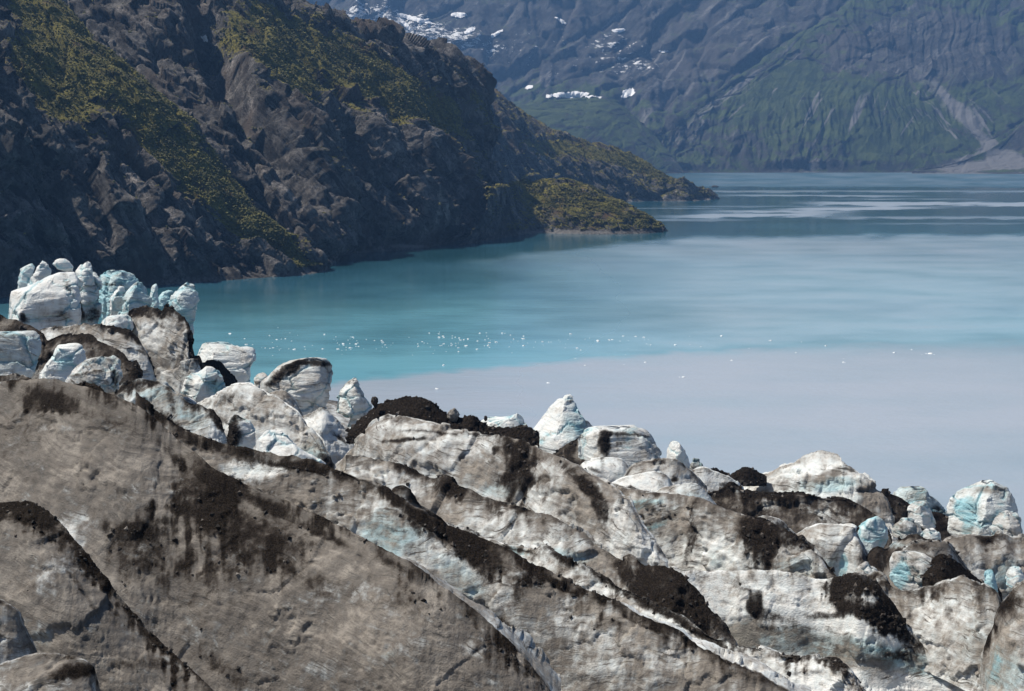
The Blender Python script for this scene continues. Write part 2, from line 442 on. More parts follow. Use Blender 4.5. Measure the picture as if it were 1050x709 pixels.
    deb = sstep(.65, 1.15, DK)
    disp = 3.2 * lim * fbm(q / 48.0, 3, seed + 1) + 0.6 * lim * ridged(q * np.array([1, 1, 1.6]) / 17.0, 3, seed + 2)
    lay = fbm(np.stack([q[..., 0] / 70, q[..., 1] / 70, (q[..., 2] + 0.12 * q[..., 0]) / 4.5], -1), 4, seed + 3)
    disp = disp + 0.75 * lay + 0.35 * fbm(q / 3.0, 3, seed + 4)
    fa, e1 = facets(q * np.array([1, 1, 1.5]) / 74.0 + 0.30 * np.stack([nz, nz, nz], -1), seed + 11)
    fb, e2 = facets(q * np.array([1, 1, 1.7]) / 24.0 + 0.25 * np.stack([nz, lay, nz], -1), seed + 12)
    disp = disp * 0.8 + facet * lim * (4.0 * fa + 0.8 * fb) - crack * (1.3 * lim * np.exp(-e1 / 0.018) + 0.25 * np.exp(-e2 / 0.04))
    run2 = ridged(np.stack([dpxu / 13.0, dpx / 55.0 + 0.35 * dpxu / 13.0, DZ + seed + .5 * nz], -1), 4, seed + 21)
    disp = disp + (v01 > 0) * flute * lim * (1.5 * run2 + 0.5 * ridged(np.stack([dpxu / 4.5, dpx / 22.0, DZ + seed], -1), 3, seed + 22))
    disp = disp * rough + deb * (1.5 * ridged(q / 6.0, 3, seed + 5) + 0.8 * fbm(q / 2.2, 2, seed + 6)) * rag
    disp = disp * (1 - 0.65 * crown)
    V = V + Nn * (disp * sz)[..., None]
    V[..., 2] += (crown[...] * 3.2 * sz * lim) * (fbm(q / 13.0, 5, seed + 7, .6) - 0.1) * np.clip(rag, 0, 1.2)
    nv = V.shape[0]
    FEET.append(np.concatenate([V[-1, ::6], V[0, ::6]]))
    F = grid_faces(nv, nu)
    if flip < 0: F = F[:, ::-1]
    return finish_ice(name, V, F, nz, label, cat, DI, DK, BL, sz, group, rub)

def serac(label, poly, d, name='serac', cat='serac', dirt=0.15, dark=0.0, blue=0.15, thick=0.8, box=3.0, rot=20, lean=0.35, topdark=0.0,
          rough=1.0, facet=1.0, marks=(), bmarks=(), dmarks=(), seed=0, foot=14, closed_bottom=False, rub=0, group=None, mat=None):
    """a tower lofted through horizontal sections: every section is as wide as the outline there and as deep as thick says"""
    poly = np.asarray(poly, float); sz = d / FPX
    y0, y1 = poly[:, 1].min(), poly[:, 1].max()
    nrow = int(max(26, (y1 - y0) * 1.5)); nu = int(np.clip((poly[:, 0].max() - poly[:, 0].min()) * 3.0, 60, 260))
    ys = y0 + (y1 - y0) * np.linspace(0.004, 0.996 if closed_bottom else 0.985, nrow)
    lo = np.full(nrow, 1e9); hi = np.full(nrow, -1e9)
    for a, b in zip(poly, np.roll(poly, -1, 0)):
        if a[1] == b[1]: continue
        t = (ys - a[1]) / (b[1] - a[1]); ok = (t >= 0) & (t <= 1); x = a[0] + (b[0] - a[0]) * t
        lo = np.where(ok, np.minimum(lo, x), lo); hi = np.where(ok, np.maximum(hi, x), hi)
    good = hi > lo
    lo = np.interp(ys, ys[good], lo[good]); hi = np.interp(ys, ys[good], hi[good])
    if not closed_bottom and foot:
        ex = np.linspace(0, foot, 8)[1:]
        lo = np.r_[lo, lo[-1] - ex * 0.5]; hi = np.r_[hi, hi[-1] + ex * 0.5]; ys = np.r_[ys, ys[-1] + ex]
    nrow = len(ys)
    c = (lo + hi) / 2; a = (hi - lo) / 2
    wmax = a.max()
    dep = np.minimum(a * thick, wmax * thick * 0.9) * sz
    th = np.linspace(0, 2 * np.pi, nu, endpoint=False)
    cx, sx = np.cos(th), np.sin(th)
    ex_ = 2.0 / (box * 1.7)
    ux = np.sign(cx) * np.abs(cx) ** ex_; uy = np.sign(sx) * np.abs(sx) ** ex_
    r_ = math.radians(rot)
    rx, ry = ux * math.cos(r_) - uy * math.sin(r_), ux * math.sin(r_) + uy * math.cos(r_)
    rx /= np.abs(rx).max(); ry /= np.abs(ry).max()
    Cc = P(c, ys, np.full(nrow, d))
    z = Cc[:, 2]
    # lean: upper sections stand further back; slight seeded twist breaks the turned look
    back = lean * (z - z[-1])
    tw = 0.30 * fbm(np.stack([ys / 26.0, 0 * ys, 0 * ys + seed], -1), 3, seed + 3)
    hh = np.abs(ry)[None] * 0
    V = np.empty((nrow, nu, 3))
    V[..., 0] = Cc[:, 0:1] + a[:, None] * sz * rx[None]
    V[..., 1] = Cc[:, 1:2] + back[:, None] + (dep[:, None] * (ry[None] + tw[:, None] * rx[None]))
    V[..., 2] = z[:, None] + hh
    # fracture planes: whole slices have broken off the tower and left flat faces
    rg = np.random.default_rng(seed)
    mid = V[: max(4, int(nrow * .8))].reshape(-1, 3); cc = mid.mean(0)
    for k in range(0 if closed_bottom else 11):
        nn = np.array([rg.uniform(-1.1, 1.1), -rg.uniform(.35, 1.0), rg.uniform(-.05, .75)]); nn /= np.linalg.norm(nn)
        sup = np.quantile((mid - cc) @ nn, .995) * rg.uniform(.50, .82)
        over = np.maximum((V - cc) @ nn - sup, 0)
        V = V - nn * (over * 0.94)[..., None]
    Nn = normals(V, True)
    ctr = np.stack([Cc[:, 0], Cc[:, 1] + back, z], -1)[:, None]
    if ((V - ctr) * Nn).sum(-1).mean() < 0: Nn = -Nn; fl = True
    else: fl = False
    q = V / sz + seed * 53.7
    X, Y = pix(V)
    nz = fbm(q / 16.0, 4, seed)
    vt = np.linspace(0, 1, nrow)[:, None]
    fade = sstep(0, 0.08, vt)
    lim = min(1.0, wmax / 22.0)
    disp = 0.9 * lim * facet * ridged(q / 15.0, 3, seed + 1) + 0.6 * lim * fbm(q / 24.0, 3, seed + 2)
    lay = fbm(np.stack([q[..., 0] / 60, q[..., 1] / 60, (q[..., 2] + 0.15 * q[..., 0]) / 4.0], -1), 3, seed + 3)
    disp = disp + 0.3 * lay * lim + 0.3 * fbm(q / 3.0, 3, seed + 4)
    fa, e1 = facets(q * np.array([1, 1, 1.3]) / (6.0 + 0.80 * wmax) + 0.2 * np.stack([nz, nz, nz], -1), seed + 11)
    fb, e2 = facets(q * np.array([1, 1, 1.8]) / (4.0 + 0.30 * wmax) + 0.2 * np.stack([nz, lay, nz], -1), seed + 12)
    disp = disp * 0.7 + facet * (2.6 * lim * fa + 0.9 * lim * fb) - 1.7 * lim * np.exp(-e1 / 0.035) - 0.5 * lim * np.exp(-e2 / 0.05)
    DK = paint(dark + topdark * np.exp(-vt / 0.12) * (0.7 + nz) + 0 * X, dmarks, X, Y, nz)
    deb = np.clip(DK, 0, 1)
    disp = disp * rough + deb * 1.2 * ridged(q / 5.0, 3, seed + 6)
    V = V + Nn * (disp * sz * (0.35 + 0.65 * fade))[..., None]
    V[..., 2] += fade * sz * 0.8 * lim * fbm(q / 8.0, 3, seed + 8) - sz * 2.0 * (1 - fade) * (rx[None] ** 2 + ry[None] ** 2) * 0.12
    DI = paint(dirt + 0 * X, marks, X, Y, nz); BL = paint(blue + 0 * X, bmarks, X, Y, nz * .6) + 0.7 * np.exp(-e1 / 0.07)
    if not closed_bottom: FEET.append(V[-1, ::8])
    # caps
    top = V[0].mean(0) + np.array([0, 0, 0.4 * sz]); bot = V[-1].mean(0)
    VV = np.concatenate([V.reshape(-1, 3), [top], [bot]])
    F = grid_faces(nrow, nu, True)
    if not fl: F = F[:, ::-1]
    ti, bi = nrow * nu, nrow * nu + 1
    j = np.arange(nu); j2 = (j + 1) % nu
    b0 = (nrow - 1) * nu
    T1 = np.stack([j, j2, np.full(nu, ti), np.full(nu, ti)], -1)
    app = lambda A: np.r_[A.ravel(), A[0].mean(), A[-1].mean()]
    at = dict(dirt=app(DI), dark=app(DK), blue=app(BL), px=np.full(len(VV), sz))
    me = bpy.data.meshes.new(name)
    faces = F.tolist() + [(int(p), int(r), ti) if fl else (int(r), int(p), ti) for p, r in zip(j, j2)]
    faces += [(b0 + int(r), b0 + int(p), bi) if fl else (b0 + int(p), b0 + int(r), bi) for p, r in zip(j, j2)]
    me.from_pydata(VV.tolist(), [], faces); me.update()
    me.polygons.foreach_set('use_smooth', np.ones(len(me.polygons), bool))
    for an, av in at.items():
        t = me.attributes.new(an, 'FLOAT', 'POINT'); t.data.foreach_set('value', np.asarray(av, np.float32))
    me.materials.append(mat or ICE)
    ob = bpy.data.objects.new(name, me); COL.objects.link(ob)
    if rub:
        pts = V.reshape(-1, 3); p = np.clip(DK.ravel() - 0.3, 0, 1)
        if p.sum() > 0:
            for k in RNG.choice(len(pts), size=rub, p=p / p.sum()): RUBBLE.append((pts[k], sz * (0.7 + 2.0 * RNG.random() ** 3)))
    recentre(ob); tag(ob, label, cat, group)
    return ob

# ------------------------------------------------------------------ hills and mountains
HILLS = {}
def hill(name, shore, rows, mat, nu, nv, amp, wl, veg=0.0, vrow=None, scree=0.0, snow=0.0, vmarks=(), smarks=(), wmarks=(), seed=0,
         gully=0.0, gw=60.0, backslope=45, backlen=300.0, label='', dip=(0.5, 0.2), carve=()):
    """shore: [(px,py)] on the water; rows: [([(px,py)...], slope deg or list)] going up; loft, then rock relief along the normals"""
    sh = np.asarray(shore, float); n = len(sh)
    S = on_water(sh[:, 0], sh[:, 1]); d0 = S[:, 1]; y0 = sh[:, 1]
    Sk = S.copy(); Sk[:, 1] -= 0.02 * d0 * 0.5; Sk[:, 2] = -5.0
    L = [Sk, S]; longest = sh
    for pts, al in rows:
        pts = np.asarray(pts, float)
        ta = np.tan(np.radians(np.interp(np.linspace(0, 1, n), np.linspace(0, 1, np.size(al)), np.atleast_1d(al).astype(float))))
        d1 = d0 * (ta + tdown(y0)) / np.maximum(ta + tdown(pts[:, 1]), 0.05)
        L.append(P(pts[:, 0], pts[:, 1], d1)); d0, y0 = d1, pts[:, 1]; longest = pts
    T = L[-1]; aw = T[:, :2] / np.linalg.norm(T[:, :2], axis=1, keepdims=True)
    for s in (0.3, 1.0):
        h = np.minimum(T[:, 2] + 6, math.tan(math.radians(backslope)) * backlen * s)
        L.append(np.c_[T[:, :2] + aw * (h / math.tan(math.radians(backslope)))[:, None] + aw * 3.0, T[:, 2] - h])
    tu, _ = resample_u(longest, nu)
    R = np.stack([cr(r, tu) for r in L])
    nr = len(L)
    dist = np.linalg.norm(np.diff(R, axis=0), axis=-1).mean(1); dist[-2:] *= 0.35; dist[0] *= 0.3
    cum = np.r_[0, np.cumsum(dist)] / dist.sum()
    tv = np.interp(np.linspace(0, 1, nv), cum, np.arange(nr))
    V = cr(R, tv)
    Nn = normals(V); 
    if Nn[..., 2].mean() < 0: Nn = -Nn; fl = True
    else: fl = False
    X, Y = pix(V)
    damp = sstep(0.0, 1.0, (tv - 1.0) / 0.35)[:, None] * 0.9 + 0.1
    q = V.copy(); q[..., 0] += dip[0] * V[..., 2]; q[..., 1] += dip[1] * V[..., 2]
    g0 = fbm(V / (wl * 2.6), 3, seed + 20)
    big = ridged(q / wl, 6, seed, 0.52)
    brk = fbm(np.stack([q[..., 0] * 0.9 + q[..., 2] * .6, q[..., 1] * .5, q[..., 2] * 1.5 - q[..., 0] * .7], -1) / (wl * 0.42), 5, seed + 7, 0.58)
    VG = paint(veg + 0 * X, vmarks, X, Y, g0 * 1.2)
    fr = np.array(FRAME_FAR if mat is FARROCK else FRAME)
    jq = V @ fr.T
    jn = ridged(np.stack([jq[..., 0] / 4.0, jq[..., 1], jq[..., 2]], -1) / (wl * 0.55), 5, seed + 60, 0.55)
    fc_, fe = facets(np.stack([jq[..., 0] / 2.6, jq[..., 1], jq[..., 2]], -1) / (wl * 0.42), seed + 61)
    fd_, fe2 = facets(np.stack([jq[..., 0] / 2.0, jq[..., 1], jq[..., 2]], -1) / (wl * 0.15), seed + 62)
    soft = 1 - 0.6 * sstep(.25, .75, VG)
    if mat is FARROCK: soft = soft * 0.38
    disp = amp * (1.0 * g0 + soft * (0.55 * big + 0.35 * brk + 0.55 * jn + 0.75 * fc_ + 0.48 * fd_ - 0.45 * np.exp(-fe / 0.06)))
    U = np.broadcast_to(np.linspace(0, 1, nu)[None], V.shape[:2]) * _arc(longest)
    if gully:
        gl = ridged(np.stack([U / gw + 1.3 * g0 + 0.35 * tv[:, None], tv[:, None] * 0.8 + 0 * U, 0 * U + seed], -1), 5, seed + 30) * (0.35 + 0.9 * sstep(-.35, .4, fbm(V / (wl * 1.7), 3, seed + 31)))
        disp = disp + gully * gl
    else: gl = 0 * U
    ue = np.linspace(0, 1, nu)[None]
    disp = disp * (0.25 + 0.75 * sstep(1.0, 0.93, ue)) if mat is ROCK else disp
    if carve: disp = disp + paint(0 * X, carve, X, Y, 0.8 * g0)
    V = V + Nn * (disp * damp)[..., None]
    V[0, :, 2] = np.minimum(V[0, :, 2], -3)
    nz = fbm(V / (wl * 0.8), 4, seed + 50)
    VG = VG + 0.12 * nz
    SR = paint(scree + 0 * X, smarks, X, Y, nz) + (np.clip(-gl - .1, 0, 1) * 0.6 if gully else 0)
    SN = paint(snow + 0 * X, wmarks, X, Y, nz)
    # a bare, pale band of washed rock just over the waterline
    wash = sstep(7.0, 2.5, V[..., 2] + 3 * nz) * (0.42 if not gully else 0.1)
    F = grid_faces(nv, nu)
    if fl: F = F[:, ::-1]
    ob = mesh_from(name, V, F, mat, dict(veg=VG - 4 * wash, scree=SR + wash, snow=SN))
    HILLS[name] = (V, normals(V) * (-1 if fl else 1), X, Y, VG)
    recentre(ob); tag(ob, label, 'mountain' if mat is FARROCK else 'hillside', kind='structure')
    return ob

def _arc(p):
    p = np.asarray(p, float); return np.hypot(*np.diff(p, axis=0).T).sum()

hill('near_hillside',
     [(-90, 322), (13, 304), (80, 298), (140, 294), (200, 290), (255, 286), (300, 283), (325, 280), (338, 276)],
     [([(-90, 130), (13, 128), (75, 165), (125, 195), (180, 222), (235, 245), (285, 262), (318, 271), (337, 274)], [48, 52, 52, 50, 46, 40]),
      ([(-90, 40), (10, -30), (75, 10), (130, 70), (185, 130), (235, 182), (285, 232), (320, 260), (337, 272.5)], [30, 32, 34, 36, 40, 40])],
     ROCK, 620, 460, 13.0, 80.0, veg=-0.2, seed=3, carve=[(75, 235, 80, 12, 68, -14), (150, 235, 70, 10, 62, -12), (40, 180, 60, 14, 60, -14), (215, 262, 40, 7, 50, -8)], label='steep dark rocky hillside with an olive green spur above the left shore',
     vmarks=[(95, 55, 130, 32, 42, 1.2), (170, 140, 130, 28, 42, 1.25), (250, 215, 90, 18, 42, 1.15), (215, 190, 60, 14, 42, .4), (60, 100, 70, 46, 40, 1.0), (30, 60, 60, 50, 40, .9), (130, 125, 90, 20, 42, .6), (210, 205, 60, 16, 42, .5), (295, 262, 40, 10, 35, .7), (120, 170, 60, 20, 40, .3)],
     smarks=[(50, 215, 60, 30, 60, .18), (160, 245, 70, 16, 40, .15)])
hill('fjord_wall',
     [(-60, 280), (100, 279), (230, 276), (335, 271), (350, 262), (390, 258), (435, 254.5), (460, 249), (474, 246.5), (488, 245), (500, 244), (510, 243)],
     [([(-60, 180), (100, 185), (230, 190), (330, 200), (360, 190), (395, 185), (440, 190), (466, 195), (480, 202), (491, 208), (500, 216), (508, 234)], [50, 50, 48, 46, 40]),
      ([(-60, 60), (90, 70), (190, 80), (290, 95), (335, 100), (385, 110), (430, 120), (456, 130), (472, 138), (485, 152), (495, 175), (506, 224)], [40, 42, 40, 33, 25]),
      ([(-60, -120), (50, -100), (150, -60), (230, -30), (300, 10), (345, 26), (400, 48), (440, 64), (470, 72), (488, 86), (496, 120), (504, 215)], [34, 34, 34, 27, 19])],
     ROCK, 720, 460, 16.0, 100.0, veg=0.0, seed=11, label='long dark rock wall with green ledges falling to the fjord',
     carve=[(222, 60, 75, 22, 66, -55), (285, 165, 100, 20, 52, -38), (420, 150, 70, 12, 60, -26), (490, 150, 60, 10, 62, -24), (362, 175, 60, 10, 58, -18), (520, 140, 40, 10, 55, -20)],
     vmarks=[(350, 70, 100, 30, 30, 1.0), (490, 120, 60, 16, 45, .7), (270, 70, 80, 20, 40, .7), (330, 100, 80, 14, 35, .6), (400, 80, 80, 16, 35, .5), (250, 40, 60, 20, 40, .5), (450, 115, 70, 18, 40, .9), (290, 40, 70, 20, 35, .7), (470, 95, 50, 10, 35, .5), (385, 85, 80, 16, 32, .5), (410, 105, 50, 14, 35, .5), (530, 195, 40, 16, 20, .6), (260, 130, 30, 70, -20, .35), (410, 252, 40, 5, 0, .6), (480, 170, 40, 10, 45, .5), (330, 175, 25, 12, 40, .3)],
     smarks=[(335, 130, 50, 22, 35, .30), (300, 80, 22, 14, 30, .25), (430, 180, 26, 20, 40, .2), (400, 60, 40, 8, 20, .2), (415, 253, 24, 3, 0, .35)])
hill('far_headland',
     [(470, 222), (540, 214), (590, 209), (630, 207.5), (660, 206.5), (690, 206.5), (715, 206), (739, 204)],
     [([(450, 120), (520, 140), (580, 165), (625, 175), (655, 184), (685, 190), (712, 194), (737, 202)], [45, 45, 42, 40, 45]),
      ([(440, 60), (498, 92), (545, 130), (600, 150), (648, 162), (682, 180), (706, 187), (735, 199)], [32, 30, 28, 26, 30])],
     ROCK, 420, 220, 10.0, 100.0, veg=0.3, seed=21, label='far rocky headland with dark green top reaching into the fjord',
     vmarks=[(610, 160, 60, 9, 12, .6), (650, 170, 40, 8, 20, .5)], smarks=[(600, 185, 30, 12, 30, .2), (722, 198, 14, 8, 30, .3), (575, 180, 30, 18, 30, .2)])
hill('low_headland',
     [(470, 252), (540, 240.5), (580, 240), (615, 240.5), (650, 240), (672, 239), (685, 237)],
     [([(490, 225), (535, 215), (575, 212), (610, 216), (640, 222), (665, 229), (683, 235.5)], [40, 38, 36, 36, 40]),
      ([(500, 196), (535, 188), (565, 187), (597, 194), (630, 206), (660, 223), (682, 234.5)], [26, 24, 22, 22, 26])],
     ROCK, 420, 200, 5.0, 60.0, veg=0.42, seed=31, label='low rounded headland covered in brown green scrub',
     vmarks=[(575, 205, 60, 12, 10, .25)], smarks=[(600, 238, 70, 3, 0, .3)])

# far side of the fjord
fx = [-80, 120, 300, 400, 500, 600, 700, 800, 900, 1000, 1080, 1200]
GR = np.random.default_rng(12)
STREAK_D = [(x + GR.normal() * 5, 128 - 0.35 * abs(x - 880) * .4 + GR.normal() * 13, GR.uniform(12, 38), GR.uniform(.7, 1.8), -62 + GR.normal() * 5 if x < 930 else 50 + GR.normal() * 6, GR.uniform(.25, .7)) for x in np.linspace(790, 1010, 46)]
STREAK_D += [(GR.uniform(690, 830), 0, GR.uniform(20, 50), GR.uniform(.8, 2.2), -38 + GR.normal() * 4, GR.uniform(.2, .55)) for k in range(22)]
STREAK_D = [(a, b if b else 190 - .78 * (a - 640) + GR.normal() * 16, c, d, e, f) for a, b, c, d, e, f in STREAK_D]
STREAK_W = [(GR.uniform(640, 800), GR.uniform(30, 140), GR.uniform(20, 60), GR.uniform(1.0, 3.0), -50 + GR.normal() * 6, GR.uniform(.2, .6)) for k in range(34)] + [(GR.uniform(330, 620), GR.uniform(20, 100), GR.uniform(10, 40), GR.uniform(.8, 2.2), 30 + GR.normal() * 15, GR.uniform(.15, .5)) for k in range(40)]
hill('mountain_range',
     [(x, 176.5) for x in fx],
     [([(x, 120) for x in fx], 24),
      ([(x, y) for x, y in zip(fx, [-30, -20, -40, -60, -50, -50, -60, -60, -60, -70, -70, -60])], 35),],
     FARROCK, 700, 340, 98.0, 620.0, veg=0.12, seed=41, gully=58, gw=46, backlen=1500, label='high blue hazy mountain range across the fjord with snow in its hollows',
     vmarks=[(600, 120, 90, 30, 10, .4), (720, 130, 80, 30, -40, .35)], wmarks=[(400, 30, 130, 28, 10, .62), (560, 55, 110, 40, 10, .36), (660, 50, 60, 30, 10, .30), (760, 40, 50, 20, -30, .30)],
     smarks=STREAK_W + [(700, 100, 60, 10, -45, .35), (650, 130, 60, 10, 50, .3), (500, 40, 120, 30, 0, .15), (750, 60, 80, 12, -50, .25)])
hill('bench_hill',
     [(440, 180), (500, 179.5), (545, 179), (590, 178.7), (630, 178.5), (665, 178.3), (700, 178)],
     [([(440, 140), (500, 135), (545, 128), (590, 128), (628, 130), (660, 150), (700, 176)], [38, 40, 36]),
      ([(440, 125), (500, 115), (545, 108), (590, 104), (628, 108), (655, 128), (698, 173)], [15, 15, 20])],
     FARROCK, 260, 150, 22.0, 260.0, veg=0.42, seed=51, backlen=200, label='low green bench hill beneath the snow patches across the fjord', smarks=[(645, 140, 30, 5, 50, .4), (600, 130, 40, 6, 70, .15)])
hill('domed_mountain',
     [(600, 178), (660, 177.6), (720, 177.4), (780, 177.3), (840, 177.2), (900, 177.1), (960, 177), (1030, 177), (1110, 177)],
     [([(630, 172), (672, 158), (725, 150), (785, 145), (840, 140), (900, 138), (955, 140), (1020, 150), (1110, 150)], [30, 32, 34, 32, 30]),
      ([(640, 170), (682, 140), (740, 105), (795, 80), (845, 68), (900, 72), (950, 90), (1010, 110), (1110, 90)], [30, 32, 34, 34, 30]),
      ([(650, 168), (690, 132), (745, 90), (800, 52), (850, 22), (905, -10), (970, -40), (1030, -60), (1110, -60)], [28, 28, 28, 30, 30])],
     FARROCK, 560, 340, 34.0, 420.0, veg=0.42, seed=61, gully=30, gw=26, backlen=500, label='broad domed mountain with green gullied flank across the fjord',
     vmarks=[(900, 130, 120, 36, 10, .22), (800, 90, 60, 16, -35, .2), (960, 50, 120, 40, 0, -.35), (700, 150, 60, 20, 0, -.1)],
     smarks=STREAK_D + [(755, 92, 130, 3.5, -39, .5), (965, 105, 80, 9, 48, .55), (1000, 135, 60, 9, 50, .7), (835, 110, 34, 5, -62, .5), (880, 118, 34, 5, -62, .55), (935, 125, 30, 4, -60, .4), (815, 163, 40, 8, -30, .35), (1005, 168, 60, 7, -8, .9), (1015, 155, 16, 18, 20, .8), (985, 170, 40, 3, -30, .6), (760, 75, 60, 4, -38, .4)])
hill('right_slope',
     [(935, 178.2), (975, 178.3), (1010, 178.4), (1045, 178.5), (1090, 178.6), (1160, 178.6)],
     [([(936, 177), (976, 172), (1012, 164), (1045, 154), (1090, 148), (1160, 148)], [14, 16, 20]),
      ([(938, 176.4), (980, 168), (1020, 150), (1045, 130), (1090, 90), (1160, 40)], [24, 30, 34])],
     FARROCK, 200, 140, 12.0, 260.0, veg=0.15, seed=71, backlen=200, label='grey talus fan spilling to the shore at the far right',
     vmarks=[(1010, 155, 26, 8, -30, .5), (1060, 100, 20, 40, 0, .3)], smarks=[(1010, 172, 70, 8, -6, 1.0), (1030, 158, 24, 12, 0, .8)])

# ------------------------------------------------------------------ snow patches lying on the slopes
def snow_patch(host, cx, cy, rx, ry, ang, label, lift, seed, group=None):
    V, Nn, X, Y, _ = HILLS[host]
    ca, sa = math.cos(math.radians(ang)), math.sin(math.radians(ang))
    u = ((X - cx) * ca + (Y - cy) * sa) / rx; v = (-(X - cx) * sa + (Y - cy) * ca) / ry
    near = (np.abs(u) < 2.5) & (np.abs(v) < 2.5) & ((Nn * (V - np.array([0, 0, EYE]))).sum(-1) < 0)
    if not near.any(): return
    i, j = np.where(near); i0, i1, j0, j1 = i.min(), i.max() + 1, j.min(), j.max() + 1
    sub = V[i0:i1, j0:j1]; ns = Nn[i0:i1, j0:j1]
    if sub.shape[0] < 2 or sub.shape[1] < 2: return
    k = 4
    ti = np.linspace(0, sub.shape[0] - 1, (sub.shape[0] - 1) * k + 1); tj = np.linspace(0, sub.shape[1] - 1, (sub.shape[1] - 1) * k + 1)
    def up(A):
        B = np.stack([cr(A[r], tj) for r in range(A.shape[0])]); return cr(B, ti)
    sub = up(sub); ns = up(ns)
    x, y = pix(sub)
    u = ((x - cx) * ca + (y - cy) * sa) / rx; v = (-(x - cx) * sa + (y - cy) * ca) / ry
    q = np.stack([x / (ry * 1.6), y / (ry * 1.2), 0 * x + seed], -1)
    r = np.sqrt(u * u + v * v) + 0.5 * fbm(q, 5, seed, 0.62)
    m = r < 1
    fm = m[:-1, :-1] & m[1:, :-1] & m[:-1, 1:] & m[1:, 1:]
    if fm.sum() < 3: return
    lab = -np.ones(fm.shape, int); best = (0, -1); nlab = 0       # keep the one connected piece
    for a0, b0 in zip(*np.where(fm)):
        if lab[a0, b0] >= 0: continue
        st, cnt = [(a0, b0)], 0; lab[a0, b0] = nlab
        while st:
            a1, b1 = st.pop(); cnt += 1
            for a2, b2 in ((a1 + 1, b1), (a1 - 1, b1), (a1, b1 + 1), (a1, b1 - 1)):
                if 0 <= a2 < fm.shape[0] and 0 <= b2 < fm.shape[1] and fm[a2, b2] and lab[a2, b2] < 0:
                    lab[a2, b2] = nlab; st.append((a2, b2))
        best = max(best, (cnt, nlab)); nlab += 1
    fm = lab == best[1]
    F = grid_faces(*x.shape)[fm.ravel()]
    th = lift * np.clip(1.25 - r, 0, 1)
    Vt = (sub + ns * (th + 0.3 * lift)[..., None]).reshape(-1, 3)
    used, inv = np.unique(F, return_inverse=True)
    ob = mesh_from('snow_patch', Vt[used], inv.reshape(F.shape), SNOW)
    recentre(ob); tag(ob, label, 'snow patch', group)

snow_patch('fjord_wall', 209, 38, 9, 3.2, 52, 'largest white snow streak high in the dark gully above the green spur', 1.2, 1)
snow_patch('fjord_wall', 203, 24, 6, 1.8, 35, 'thin snow streak just above the largest snow streak in the dark gully', 1.0, 2)
for (h, cx, cy, rx, ry, an, lb) in [
    ('bench_hill', 582, 99, 18, 4.0, -3, 'widest white snow patch on the bench across the fjord'),
    ('mountain_range', 583, 98, 22, 3.6, -2, 'widest white snow patch above the green bench across the fjord'),
    ('mountain_range', 612, 101, 11, 2.0, 4, 'thin snow strip right of the widest patch above the green bench'),
    ('mountain_range', 644, 96, 8, 5, -25, 'bright blocky snow patch at the right end above the green bench'),
    ('mountain_range', 541, 90, 5, 2.6, 0, 'small square snow patch left of the widest patch above the bench'),
    ('mountain_range', 482, 32, 6, 3, -30, 'small bright snow patch high behind the dark skyline'),
    ('mountain_range', 425, 20, 22, 2.6, 16, 'long thin snow streak near the top left of the far range'),
    ('mountain_range', 418, 28, 14, 2.2, 42, 'slanting snow streak beneath the long one on the far range'),
    ('mountain_range', 508, 36, 9, 2.0, -30, 'forked snow streak at top middle of the far range'),
    ('mountain_range', 634, 32, 8, 2.2, -5, 'flat snow patch alone on the upper middle of the far range'),
    ('mountain_range', 470, 16, 8, 3, 0, 'snow patch at the very top of the far range above the small bright one'),
    ('mountain_range', 575, 22, 7, 2, 30, 'small tilted snow patch on the grey upper wall of the far range'),
    ('mountain_range', 680, 53, 5, 2, 0, 'last small snow patch toward the dome on the far range')][1:]:
    snow_patch(h, cx, cy, rx, ry, an, lb, 6.0, int(cx), 'snow patches on the far range')

